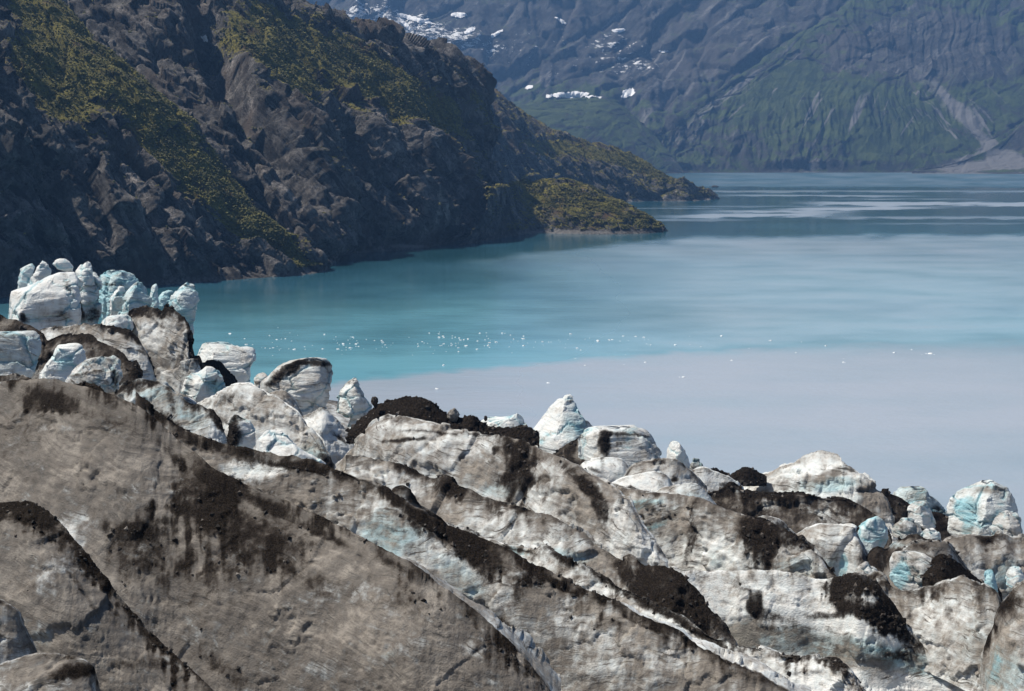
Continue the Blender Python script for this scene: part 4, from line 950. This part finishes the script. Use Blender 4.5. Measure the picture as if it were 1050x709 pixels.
ridge('largest white humped ice peak standing against the silty water', [(735, 502), (750, 493), (770, 489), (787, 485), (800, 480), (814, 474), (823, 467), (833, 462), (845, 461), (857, 464), (862, 468), (863, 473), (873, 480), (884, 488), (896, 497), (906, 506), (913, 517), (917, 530), (920, 550)], (292, 282, 268), [((18, 24, 22, 14), 36), (('y', 540, 560, 575), 54)], name='serac', cat='serac', dirt=.16, crestdark=.0, seed=126, bulge=.12, dens=1.0, top=.03, blue=.08,
      marks=[(895, 520, 26, 26, 40, .5), (860, 484, 46, 5, -22, .35), (800, 500, 40, 6, -15, .2), (880, 498, 26, 6, 30, .2)], bmarks=[(850, 497, 46, 9, -6, .55), (815, 486, 16, 4, -30, .3), (870, 510, 20, 8, 10, .3)])
serac('bluish banded ice tower at the right edge of the ice front', [(977, 552), (976, 540), (979, 528), (984, 516), (993, 508), (1005, 504), (1017, 500), (1028, 500), (1036, 504), (1046, 508), (1058, 520), (1064, 552), (1020, 558)], 262, dirt=.22, blue=.28, thick=.8, box=3.4, rot=24, lean=.45, seed=127, bmarks=[(990, 518, 12, 8, -30, .9), (994, 540, 5, 16, 5, .6)], marks=[(1015, 503, 22, 5, 0, .35), (984, 540, 8, 14, 0, .2)], dmarks=[(1022, 500, 14, 2, 5, .4)], foot=10)
serac('grey ice boss leaning on the banded tower at the right edge', [(1017, 556), (1018, 546), (1023, 536), (1030, 529), (1040, 527), (1052, 530), (1060, 556)], 248, name='ice_block', cat='ice block', dirt=.38, blue=.15, seed=128, foot=8)
serac('flat topped pale ice shelf with a cyan edge by the black gravel', [(920, 522), (925, 512), (931, 506), (940, 504), (953, 504), (956, 510), (966, 515), (976, 522), (980, 536), (950, 540), (924, 538)], 300, name='ice_block', cat='ice block', dirt=.25, blue=.45, thick=1.0, box=4, rot=12, seed=129, dmarks=[(965, 524, 16, 6, 30, .45)])
ridge('black gravel saddle right of the white humped peak', [(898, 506), (906, 503), (914, 507), (924, 510), (933, 517), (945, 524), (960, 527), (980, 535), (1000, 546)], 282, [(('y', 560, 575), 40)], name='debris_mound', cat='debris mound', dirt=.8, dark=.62, crestdark=.2, cw=.3, seed=130, rub=160, top=.12, dens=.9)
serac('pale rounded ice lump on the gravel saddle', [(932, 534), (934, 524), (940, 518), (946, 517), (955, 521), (961, 528), (965, 540), (950, 544)], 262, name='ice_block', cat='ice block', dirt=.28, seed=131, foot=6)
serac('grey ice lump in front of the gravel saddle', [(915, 552), (918, 543), (925, 537), (934, 534), (943, 537), (950, 546), (952, 560)], 226, name='ice_block', cat='ice block', dirt=.4, blue=.15, seed=132, foot=8, dmarks=[(930, 540, 12, 3, 0, .3)])
serac('smallest white ice lump below the gravel saddle', [(945, 556), (947, 547), (953, 544), (961, 544), (967, 549), (968, 558)], 208, name='ice_block', cat='ice block', dirt=.08, seed=133, foot=8)
ridge('black stony hollow between the ice bluff and the dirty grey ridge', [(884, 590), (890, 572), (899, 562), (908, 566), (916, 560), (925, 553), (938, 548), (950, 552), (962, 556)], 196, [(('y', 612), 40)], name='debris_mound', cat='debris mound', dirt=.75, dark=.5, crestdark=.2, cw=.3, seed=134, rub=120, bmarks=[(922, 560, 16, 5, -10, .6)], marks=[(922, 560, 16, 6, -10, -.5)], dmarks=[(922, 560, 16, 6, -10, -.5)])
# --- centre, at the ice front
serac('pointed white ice cone standing alone at the ice front', [(528, 464), (540, 452), (552, 440), (560, 431), (566, 424), (574, 417), (580, 412), (586, 410.5), (590, 413), (592, 420), (596, 427), (603, 434), (612, 440), (622, 445), (632, 452), (630, 470), (580, 476), (540, 474)], 292, dirt=.10, blue=.15, thick=.9, box=3.6, rot=32, lean=.55, seed=135, bmarks=[(588, 440, 14, 26, 8, .35)], marks=[(600, 440, 16, 16, 30, .18)], dmarks=[(620, 446, 14, 5, 20, .6), (585, 412, 4, 2, 0, .4)], foot=8)  # blue and dirt marks on the right paint its shaded facet
serac('rounded grey ice slab with a dark seam right of the ice cone', [(580, 476), (585, 462), (593, 453), (604, 447), (616, 444), (640, 443.5), (660, 445), (674, 447), (682, 453), (685, 463), (685, 478), (630, 482)], 272, dirt=.30, blue=.12, thick=.6, box=4, rot=14, lean=.6, seed=136, dmarks=[(620, 456, 7, 14, 0, .9), (650, 446, 36, 3, 3, .5), (636, 452, 14, 8, 0, .3)], marks=[(660, 462, 26, 12, 0, .1), (600, 462, 14, 12, 0, -.2)], foot=8)
ridge('dark brown shoulder under the ice cone', [(566, 470), (575, 460), (585, 452), (597, 447), (606, 446), (612, 452), (615, 465)], 284, [(('y', 490), 45)], name='debris_mound', cat='debris mound', dirt=.8, dark=.4, crestdark=.2, cw=.3, seed=137, rub=40, dens=1.0)
serac('small pure white ice tooth right of the grey slab', [(684, 478), (685, 464), (688, 456), (692, 454), (697, 455), (702, 461), (707, 468), (712, 480)], 282, dirt=.0, blue=.0, thick=.9, seed=138, foot=8, rough=.6)
serac('little dark stained ice stump beside the white tooth', [(707, 486), (710, 474), (715, 471), (721, 475), (723, 486)], 276, name='ice_block', cat='ice block', dirt=.4, dark=.3, blue=.3, seed=139, foot=6)
ridge('pale stepped ice terrace in front of the grey slab', [(585, 492), (596, 476), (608, 471), (622, 470), (636, 470), (641, 474), (647, 482), (652, 492)], 246, [((10, 12, 10), 28), (('y', 510), 60)], dirt=.18, crestdark=.2, cw=.06, seed=140, top=.10, dens=1.0, dmarks=[(610, 483, 8, 3, 20, .6), (618, 475, 3, 10, 0, .3)], bmarks=[(638, 488, 12, 8, 0, .4)])
ridge('broad grey ice step below the white tooth', [(640, 492), (648, 480), (660, 475), (672, 472), (690, 471), (700, 476), (708, 483), (716, 491), (724, 502)], 240, [(('y', 515), 48)], dirt=.32, crestdark=.25, cw=.06, seed=141, top=.10, dens=1.0, blue=.1, dmarks=[(675, 474, 8, 3, 0, .6), (692, 492, 6, 4, 0, .8)])
ridge('rounded white ice roll right of the stepped terrace', [(615, 506), (625, 498), (636, 492), (648, 488), (662, 485), (676, 485), (684, 489), (689, 497), (692, 506)], 218, [(('y', 520), 44)], dirt=.10, crestdark=.05, seed=142, bulge=.2, top=.10, dens=1.0, dmarks=[(648, 502, 9, 3, 15, .8), (677, 496, 4, 5, 0, .4)])
ridge('low white blue ice roll before the black banded cliff', [(664, 512), (675, 503), (688, 498), (700, 496), (712, 495), (720, 500), (728, 508), (736, 520)], 212, [(('y', 530), 50)], dirt=.14, crestdark=.12, seed=143, bulge=.2, top=.10, dens=1.0, bmarks=[(710, 508, 20, 8, 10, .45)])
ridge('pale dirty ice step under the two dark boulder heaps', [(700, 492), (708, 484), (720, 480), (732, 484), (742, 487), (752, 492), (760, 500), (766, 512)], 262, [(('y', 520), 46)], dirt=.26, crestdark=.2, cw=.08, seed=144, top=.12, dens=1.0, dmarks=[(745, 498, 10, 3, 10, .5)])
ridge('left dark boulder heap near the white humped peak', [(720, 488), (725, 484), (731, 480), (738, 483), (745, 486), (750, 491)], 270, [(('y', 498), 40)], name='debris_mound', cat='debris mound', dirt=.9, dark=.9, seed=145, dens=1.6, rub=50, back=.6, top=.2)
ridge('right dark boulder heap touching the white humped peak', [(745, 492), (751, 487), (758, 483), (764, 480), (771, 482), (778, 486), (786, 490)], 284, [(('y', 499), 40)], name='debris_mound', cat='debris mound', dirt=.9, dark=.9, seed=146, dens=1.6, rub=60, back=.6, top=.2)
ridge('long black moraine heap along the ice front behind the stained hump', [(358, 444), (368, 434), (380, 424), (388, 417), (398, 413), (408, 411), (418, 410), (430, 410), (441, 414), (450, 421), (460, 428), (472, 431), (484, 428), (492, 436), (508, 439), (525, 440), (540, 439), (552, 446)], (212, 208, 205), [(('y', 456, 462, 470), 38)], name='debris_mound', cat='debris mound', dirt=.95, dark=1.0, crestdark=.1, seed=147, dens=1.0, rub=420, rag=1.8, top=.10, back=.5)
serac('thin white blue ice slab peeping over the moraine heap', [(486, 448), (490, 434), (500, 430), (510, 431), (520, 427), (530, 425), (538, 427), (545, 431), (550, 448)], 304, name='ice_block', cat='ice block', dirt=.15, blue=.25, thick=.5, seed=148, foot=5)
# --- left centre
ridge('big pale ice hump streaked with grit left of the stained hump', [(190, 430), (204, 414), (214, 409), (226, 401), (240, 395), (256, 394), (266, 400), (276, 406), (288, 412), (298, 418), (310, 427), (320, 441), (328, 450), (334, 459), (342, 478), (350, 500)], (206, 196, 184), [((24, 30, 28, 14), 34), (('y', 480, 500, 520), 56)], dirt=.18, crestdark=.06, seed=149, bulge=.10, dens=.85, top=.03, marks=[(260, 425, 50, 16, 15, .18), (300, 460, 30, 10, 10, .1)], bmarks=[(322, 462, 16, 16, 50, .6), (305, 470, 20, 8, 10, .3)], dmarks=[(338, 475, 8, 16, -30, .6), (228, 412, 24, 3, -25, .25), (250, 408, 30, 2.5, 4, .25)])
ridge('white rounded ice roll behind the big streaked hump', [(300, 440), (306, 430), (318, 424), (326, 418), (334, 418), (342, 427), (350, 435), (358, 441), (366, 450), (370, 464)], 222, [(('y', 485), 44)], dirt=.16, crestdark=.2, cw=.06, seed=150, bulge=.15, dens=1.0, dmarks=[(350, 450, 14, 3, 45, .5), (366, 460, 6, 10, 0, .5)], bmarks=[(362, 468, 10, 8, 0, .4)])
ridge('small brown topped ice shoulder in front of the tall leaning slab', [(270, 412), (278, 404), (288, 401), (296, 404), (303, 413), (310, 425), (318, 440)], 230, [(('y', 455), 46)], dirt=.35, crestdark=.1, seed=151, bulge=.15, dens=1.0)
serac('tall leaning ice slab with a black diagonal band at the ice front', [(256, 412), (262, 397), (270, 388), (280, 380), (291, 375), (302, 372.5), (316, 372), (330, 373), (339, 376), (344, 381), (344, 387), (340, 398), (342, 410), (342, 424), (300, 428), (262, 424)], 254, dirt=.30, blue=.05, thick=.55, box=3.6, rot=16, lean=.45, seed=152, dmarks=[(292, 383, 28, 6, -32, .85), (325, 373, 24, 3.5, 6, .6), (270, 398, 12, 10, 0, .1)], marks=[(325, 405, 16, 12, 0, -.25), (340, 395, 4, 20, 0, -.3)], bmarks=[(342, 395, 3, 20, 0, .4)], foot=12)
serac('low blue white ice block right of the leaning slab', [(341, 424), (343, 405), (349, 394), (358, 390), (367, 390), (371, 397), (374, 402), (380, 410), (384, 420), (380, 428), (360, 430)], 268, name='ice_block', cat='ice block', dirt=.2, blue=.25, thick=.8, box=3.5, rot=30, seed=153, dmarks=[(362, 393, 10, 4, 0, .3)], marks=[(368, 408, 8, 10, 0, .2)], foot=8)
serac('flat topped white ice shelf above the turquoise water left of the leaning slab', [(192, 392), (196, 360), (204, 356), (214, 356), (226, 358), (240, 362), (252, 363), (260, 364), (259, 374), (256, 382), (259, 394), (230, 400)], 308, name='ice_block', cat='ice block', dirt=.12, blue=.15, thick=.6, box=4, rot=10, lean=.7, seed=154, foot=8, marks=[(225, 360, 30, 3, 5, .1)])
ridge('black stone heap on the white shelf', [(200, 384), (206, 375), (215, 370), (222, 370), (228, 373), (234, 381), (242, 392)], 288, [(('y', 402), 45)], name='debris_mound', cat='debris mound', dirt=.9, dark=.85, seed=155, dens=1.2, rub=60)
serac('little grey ice knob at the foot of the leaning slab on the water side', [(257, 400), (260, 388), (266, 383), (272, 386), (278, 400)], 292, name='ice_block', cat='ice block', dirt=.35, blue=.15, seed=156, foot=5)
serac('pyramid shaped white ice block with shade painted blue on its right face', [(176, 404), (184, 392), (196, 384), (207, 378), (214, 379), (220, 384), (229, 395), (234, 406), (205, 414)], 232, name='ice_block', cat='ice block', dirt=.14, blue=.15, thick=1.0, box=5, rot=38, lean=.4, seed=157, bmarks=[(222, 398, 9, 10, 0, .7)], dmarks=[(219, 396, 2, 12, 20, .4)], foot=12)  # blue mark paints the shaded right face
serac('smooth white ice tooth poking over the long rubble ridge', [(248, 466), (258, 458), (266, 451), (272, 446), (279, 444), (287, 450), (297, 458), (310, 466), (326, 474), (338, 482), (300, 490)], 134, dirt=.03, blue=.05, thick=.7, seed=158, rough=.7, foot=14, lean=.5)
serac('half black half pale ice boulder left of the white tooth', [(224, 452), (228, 436), (233, 429), (240, 429), (247, 434), (256, 436), (260, 446), (263, 458), (250, 468), (232, 466)], 144, name='ice_block', cat='ice block', dirt=.2, thick=.9, seed=159, dmarks=[(238, 446, 12, 20, 0, 1.0)], foot=12, rub=40)
ridge('blue grey ice wedge framed by dark mud left of the black and pale boulder', [(112, 410), (124, 397), (134, 394), (143, 393), (157, 394), (170, 396), (179, 403), (193, 411), (206, 416), (216, 421), (224, 430), (230, 442), (238, 462), (246, 480)], (160, 152), [(('y', 470, 500), 52)], dirt=.26, crestdark=.45, cw=.07, seed=160, blue=.3, dens=.9, rub=120, dmarks=[(176, 412, 4, 20, -10, .4), (222, 430, 6, 14, -25, .5), (172, 432, 26, 8, 40, .6)], bmarks=[(155, 405, 26, 8, 0, .3), (195, 428, 24, 12, 30, .3)])
# --- left, between the mound and the towers
serac('striped dirty ice hump behind the left end of the broad mound', [(60, 396), (66, 384), (76, 376), (86, 372), (96, 370), (107, 372), (116, 377), (120, 386), (120, 402), (90, 408)], 166, name='ice_block', cat='ice block', dirt=.42, thick=.9, box=2.6, lean=.6, seed=161, dmarks=[(90, 384, 26, 2, -6, .4), (117, 388, 4, 14, 0, .5)], foot=14)
serac('white blue ice block with a scalloped top at the left', [(26, 398), (31, 382), (38, 368), (42, 359), (48, 356), (55, 359), (62, 358), (72, 357), (79, 359), (84, 366), (88, 374), (80, 392), (50, 404)], 182, name='ice_block', cat='ice block', dirt=.10, blue=.25, thick=.8, box=3.4, rot=25, seed=162, bmarks=[(66, 372, 10, 12, 0, .5)], foot=14)
serac('grey blue ice stump cut by the left edge', [(-40, 396), (-36, 346), (0, 343), (14, 344), (28, 345), (34, 350), (37, 358), (38, 366), (32, 382), (26, 398)], 196, name='ice_block', cat='ice block', dirt=.25, blue=.3, thick=.6, box=4, rot=10, seed=163, dmarks=[(10, 344, 30, 2.5, 0, .4)], foot=16)
ridge('black muddy slope below the pale ledge at the left', [(-60, 322), (-20, 324), (10, 328), (22, 332), (34, 337), (42, 342), (48, 352), (66, 346), (90, 345), (100, 350), (112, 355), (122, 359), (132, 367), (140, 378), (146, 396)], (222, 212, 200), [(('y', 410), 42)], dirt=.72, dark=.40, crestdark=.35, cw=.12, seed=164, dens=.9, rub=160, marks=[(100, 368, 30, 8, 20, -.1)])
ridge('pale ledge with a thin dirty rim below the left towers', [(28, 348), (42, 338), (56, 336), (70, 335), (80, 333), (88, 331), (98, 333), (112, 336), (130, 340), (140, 348), (148, 358), (154, 370), (160, 390)], (240, 230), [(('y', 385, 400), 50)], dirt=.32, crestdark=.4, cw=.05, seed=165, dens=1.0, top=.08, blue=.1, rub=60, dmarks=[(120, 372, 24, 8, 40, .4)])
serac('smooth white snow cap below the left towers', [(94, 336), (98, 330), (106, 326), (116, 324), (126, 325), (133, 329), (138, 338), (120, 344)], 250, name='ice_block', cat='ice block', dirt=.0, thick=1.0, box=2.2, seed=166, rough=.5, foot=8)
ridge('tall brown ice pyramid with a black rim right of the white snow cap', [(126, 344), (132, 326), (139, 319), (147, 315), (155, 317), (163, 319), (171, 317), (177, 319), (184, 324), (190, 330), (194, 336), (196, 349), (199, 360), (203, 374), (208, 392)], (258, 250, 242), [(('y', 408), 60)], name='serac', cat='serac', dirt=.44, crestdark=.55, cw=.07, seed=167, dens=1.0, bulge=.10, top=.03, rub=120, marks=[(160, 345, 20, 14, 25, -.15), (150, 375, 40, 14, 0, .15)], dmarks=[(150, 322, 22, 5, 0, .4), (196, 350, 3, 30, -8, .6), (168, 336, 26, 2, 35, .35)])
serac('big smooth white ice dome of the left towers', [(-30, 345), (-20, 310), (2, 302), (13, 299), (22, 294), (34, 287), (46, 283), (56, 282), (65, 283), (70, 291), (74, 302), (77, 316), (82, 334), (60, 344), (20, 348)], 268, dirt=.08, blue=.12, thick=.8, box=3.0, rot=20, lean=.55, seed=168, rough=.8, marks=[(45, 325, 40, 10, -4, .2), (66, 312, 6, 20, -10, .2)], dmarks=[(24, 326, 4, 8, -20, .9), (60, 320, 6, 3, 0, .4), (70, 292, 4, 14, -20, .3)], foot=10)
serac('tall grey blue ice slab behind the white dome', [(66, 334), (66, 296), (67, 283), (74, 279), (86, 280), (95, 284), (100, 293), (103, 304), (104, 320), (102, 336)], 282, dirt=.30, blue=.35, thick=.7, box=4, rot=30, lean=.35, seed=169, dmarks=[(76, 304, 4, 30, -22, .95), (94, 322, 8, 10, 30, .7), (82, 282, 14, 3, 5, .5)], foot=10)
serac('leftmost notched blue white ice block above the white dome', [(10, 306), (12, 290), (14, 278), (20, 274), (27, 271), (31, 275), (29, 285), (27, 304)], 300, dirt=.06, blue=.40, thick=1.0, seed=170, foot=14)
serac('second pointed white ice block above the white dome', [(22, 304), (26, 289), (32, 277), (38, 268), (43, 271), (49, 279), (50, 294), (48, 304)], 296, dirt=.05, blue=.15, thick=1.0, rot=35, seed=171, foot=12)
serac('egg shaped white boulder of ice perched on the grey slab', [(54, 271), (56, 267), (61, 265), (67, 265.5), (72, 269), (76, 274), (75, 278.5), (66, 278), (58, 276)], 286, name='ice_block', cat='ice block', dirt=.02, blue=.15, thick=.9, box=2.2, seed=172, closed_bottom=True, lean=0, rough=.5)
serac('small perched ice horn beside the egg shaped boulder', [(74, 284), (77, 277), (82, 271), (88, 268), (92, 271), (95, 280), (97, 290), (86, 290)], 284, name='ice_block', cat='ice block', dirt=.03, blue=.25, thick=.9, seed=173, foot=3, rough=.7)
serac('flat topped blue ice tower with grit on its crown', [(101, 332), (98, 300), (99, 286), (101, 279), (110, 278), (122, 278.5), (132, 281), (138, 284), (142, 291), (142, 310), (138, 330)], 304, dirt=.10, blue=.55, thick=.8, box=4, rot=15, lean=.2, seed=174, dmarks=[(112, 292, 18, 2, 0, .4)], marks=[(118, 281, 22, 4, 0, .15), (118, 288, 18, 4, 0, -.1)], bmarks=[(105, 310, 10, 16, 0, .5)], foot=8)
serac('small white ice bud in front of the flat topped blue tower', [(108, 318), (110, 307), (114, 298), (119, 294), (125, 295), (128, 302), (127, 318)], 292, dirt=.02, blue=.2, thick=.9, seed=175, foot=8)
serac('rounded blue ice tower left of the narrow pinnacle', [(115, 330), (120, 310), (126, 298), (130, 293), (137, 290), (144, 293), (150, 297), (153, 306), (153, 328)], 288, dirt=.12, blue=.45, thick=.9, seed=176, foot=10, dmarks=[(135, 291, 8, 2, 0, .3)], rot=35)
serac('narrow thumb shaped ice pinnacle among the left towers', [(150, 320), (151, 306), (152, 293), (156, 291), (158, 293), (160, 300), (162, 310), (164, 322)], 296, dirt=.08, blue=.4, thick=1.0, seed=177, foot=8)
serac('low cyan ice saddle left of the tall right hand tower', [(155, 322), (160, 308), (165, 302), (170, 299), (174, 302), (176, 322)], 300, dirt=.03, blue=.7, thick=1.0, seed=178, foot=8)
serac('tall flat capped blue ice tower standing free over the turquoise water', [(166, 330), (169, 312), (172, 302), (175, 295), (179, 289), (186, 287), (194, 289), (201, 292), (203, 298), (203, 308), (201, 318), (199, 330), (197, 345), (180, 350)], 290, dirt=.07, blue=.42, thick=.9, box=2.8, rot=25, lean=.08, seed=179, foot=16, marks=[(190, 288, 14, 2, 3, .35)], dmarks=[(190, 292, 14, 1.2, 8, .45), (188, 308, 10, 1, 0, .3)], bmarks=[(186, 330, 14, 20, 0, .4)])

# ------------------------------------------------------------------ loose stones lying on ridges and heaps
def boulder(label, px, py, d, w, h, mat, seed):
    return blob('boulder', label, 'boulder', px, py, w, h, mat, d=d, seed=seed, sub=4, sink=0.2)
boulder('round grey boulder at the right end of the moraine heap', 465, 429, 207, 10, 8, GREYSTONE, 3)
boulder('small black boulder on the left tip of the moraine heap', 384, 413, 209, 6, 5, STONE, 4)
boulder('tiny black boulder standing on the ice behind the moraine heap', 498, 430, 300, 3, 3, STONE, 6)
boulder('black boulder on the cream strip ridge near the lower centre', 575, 600, 101, 10, 7, STONE, 8)
boulder('smaller black boulder right of the one on the cream strip ridge', 592, 606, 100, 8, 5, STONE, 9)

def rubble():
    base = np.array([[1, 0, 0], [-1, 0, 0], [0, 1, 0], [0, -1, 0], [0, 0, 1], [0, 0, -1]], float)
    tri = np.array([[0, 2, 4], [2, 1, 4], [1, 3, 4], [3, 0, 4], [2, 0, 5], [1, 2, 5], [3, 1, 5], [0, 3, 5]])
    O = np.array([p for p, s in RUBBLE]); s = np.array([s for p, s in RUBBLE]); n = len(O)
    A = RNG.normal(size=(n, 3, 3)); Q, _ = np.linalg.qr(A)
    Bv = np.einsum('nij,kj->nki', Q, base) * RNG.uniform(.55, 1.3, (n, 6, 1)) * s[:, None, None] * 0.8
    V = (O[:, None] + Bv).reshape(-1, 3); F = (tri[None] + (np.arange(n) * 6)[:, None, None]).reshape(-1, 3)
    ob = mesh_from('rubble', V, F, RUB, smooth=False)
    recentre(ob); tag(ob, 'black moraine rubble strewn along crests and hollows of the ice', 'rubble', kind='stuff')
rubble()

# ------------------------------------------------------------------ the glacier sheet under and between the ridges
def glacier():
    pts = np.concatenate(FEET)[::2]
    pxs = np.linspace(-700, 1750, 260)
    dist = np.r_[np.linspace(4, 60, 30), np.geomspace(62, 1.0e3, 200)]
    front = np.interp(pxs, [-700, -20, 200, 270, 380, 540, 700, 920, 1060, 1750], [350, 330, 318, 312, 300, 312, 300, 312, 290, 240])
    U, T = np.meshgrid(pxs, np.linspace(0, 1, 190))
    D = 5.0 * (front[None] / 5.0) ** (T ** 0.8)
    x = (U - 525) / FPX * D; y = D
    z = np.zeros_like(x); wsum = np.zeros_like(x)
    sc = 0.035 * D + 1.5
    flat = np.c_[x.ravel(), y.ravel()]; zz = np.empty(len(flat)); s2 = sc.ravel() ** 2
    for i in range(0, len(flat), 4000):
        d2 = ((flat[i:i + 4000, None] - pts[None, :, :2]) ** 2).sum(-1)
        w = 1.0 / (d2 + s2[i:i + 4000, None]) ** 2
        zz[i:i + 4000] = (w * pts[None, :, 2]).sum(1) / w.sum(1)
    z = zz.reshape(x.shape)
    z = np.minimum(z, 104 - 0.0 * y) - 0.012 * D - 0.3
    z = np.where(y < 34, np.minimum(z, 96.0 - 0.05 * y), z)
    q = np.stack([x, y, z], -1)
    s = D / FPX
    z = z + s * (5 * fbm(q / 9.0, 4, 3) + 3 * ridged(q / 3.0, 3, 4))
    V = np.stack([x, y, z], -1)
    # the calving cliff down to the water
    e = V[-1]; aw = e[:, :2] / np.linalg.norm(e[:, :2], axis=1, keepdims=True)
    cl = []
    for k in range(1, 26):
        t = k / 25.0
        zc = e[:, 2] * (1 - t) - 4.0 * t
        nzc = fbm(np.stack([e[:, 0] / 14.0, e[:, 1] / 14.0, zc / 9.0], -1), 4, 12)
        off = 10.0 * t ** 0.7 + 5.0 * nzc
        cl.append(np.c_[e[:, :2] + aw * off[:, None], zc])
    V = np.concatenate([V, np.array(cl)])
    nz = fbm(V / 10.0, 4, 15)
    dirt = 0.55 + 0.4 * nz; dark = 0.25 + 0.35 * nz
    dirt[-25:] *= .4; dark[-25:] = 0
    blue = np.zeros_like(dirt); blue[-25:] = .5
    sz = np.maximum(np.linalg.norm(V[..., :2], axis=-1) / FPX, .03)
    F = grid_faces(*V.shape[:2])
    ob = mesh_from('glacier', V, F[:, ::-1], ICE, dict(dirt=dirt, dark=dark, blue=blue, px=np.full(dirt.size, 0.13)))
    if ob.data.polygons[5000].normal.z < 0: ob.data.flip_normals()
    recentre(ob); tag(ob, 'dirty glacier surface between the ridges ending in a cliff at the water', 'glacier', kind='structure')
glacier()

# ------------------------------------------------------------------ air
def haze():
    m, nt = new_mat('blue_air'); n = N(nt)
    v = n('ShaderNodeVolumePrincipled', {'Color': (0.22, 0.48, 1.0, 1.0), 'Density': HAZE, 'Anisotropy': 0.1})
    n('ShaderNodeOutputMaterial', {'Volume': v.outputs[0]})
    bm = bmesh.new(); bmesh.ops.create_cube(bm, size=1.0)
    me = bpy.data.meshes.new('haze'); bm.to_mesh(me); bm.free(); me.materials.append(m)
    o = bpy.data.objects.new('haze', me); COL.objects.link(o)
    z0, z1 = -7.0, 2300.0
    o.scale = (24000, 13600, z1 - z0); o.location = (0, 5800, (z0 + z1) / 2)
    tag(o, 'thin blue air between the glacier and the far mountains', 'haze', kind='stuff')
HAZE = 6.2e-5
haze()

# ------------------------------------------------------------------ light, sky, camera
SUN_AZ, SUN_EL = math.radians(-70), math.radians(57)      # azimuth from +Y, clockwise positive (to the right)
sv = (math.sin(SUN_AZ) * math.cos(SUN_EL), math.cos(SUN_AZ) * math.cos(SUN_EL), math.sin(SUN_EL))
sl = bpy.data.lights.new('sun', 'SUN'); sl.energy = 5.0; sl.angle = math.radians(0.53); sl.color = (1.0, 0.92, 0.80)
so = bpy.data.objects.new('sun', sl); COL.objects.link(so)
from mathutils import Vector
so.rotation_euler = Vector(sv).to_track_quat('Z', 'Y').to_euler(); so.location = (-600, 300, 900)
w = bpy.data.worlds.new('World'); SC.world = w; w.use_nodes = True
nt = w.node_tree; nt.nodes.clear(); n = N(nt)
sky = n('ShaderNodeTexSky', sky_type='NISHITA', sun_disc=False)
sky.sun_elevation = SUN_EL; sky.sun_rotation = SUN_AZ; sky.altitude = 50; sky.dust_density = 1.2; sky.air_density = 1.0
bg = n('ShaderNodeBackground', {'Color': sky.outputs[0], 'Strength': 0.051})
n('ShaderNodeOutputWorld', {0: bg.outputs[0]})

cd = bpy.data.cameras.new('camera'); cam = bpy.data.objects.new('camera', cd); COL.objects.link(cam)
cam.location = (0, 0, EYE); cam.rotation_euler = (math.pi / 2 - TH, 0, 0)
cd.sensor_width = 36.0; cd.lens = 36.0 * FPX / W0; cd.clip_start = 1.0; cd.clip_end = 40000.0
SC.camera = cam
vs = SC.view_settings
vs.view_transform = 'Standard'; vs.look = 'None'; vs.gamma = 1.0; vs.exposure = 0.36; vs.use_curve_mapping = False
SC.cycles.use_denoising = True
SC.cycles.max_bounces = 6; SC.cycles.volume_bounces = 0; SC.cycles.diffuse_bounces = 3; SC.cycles.glossy_bounces = 3
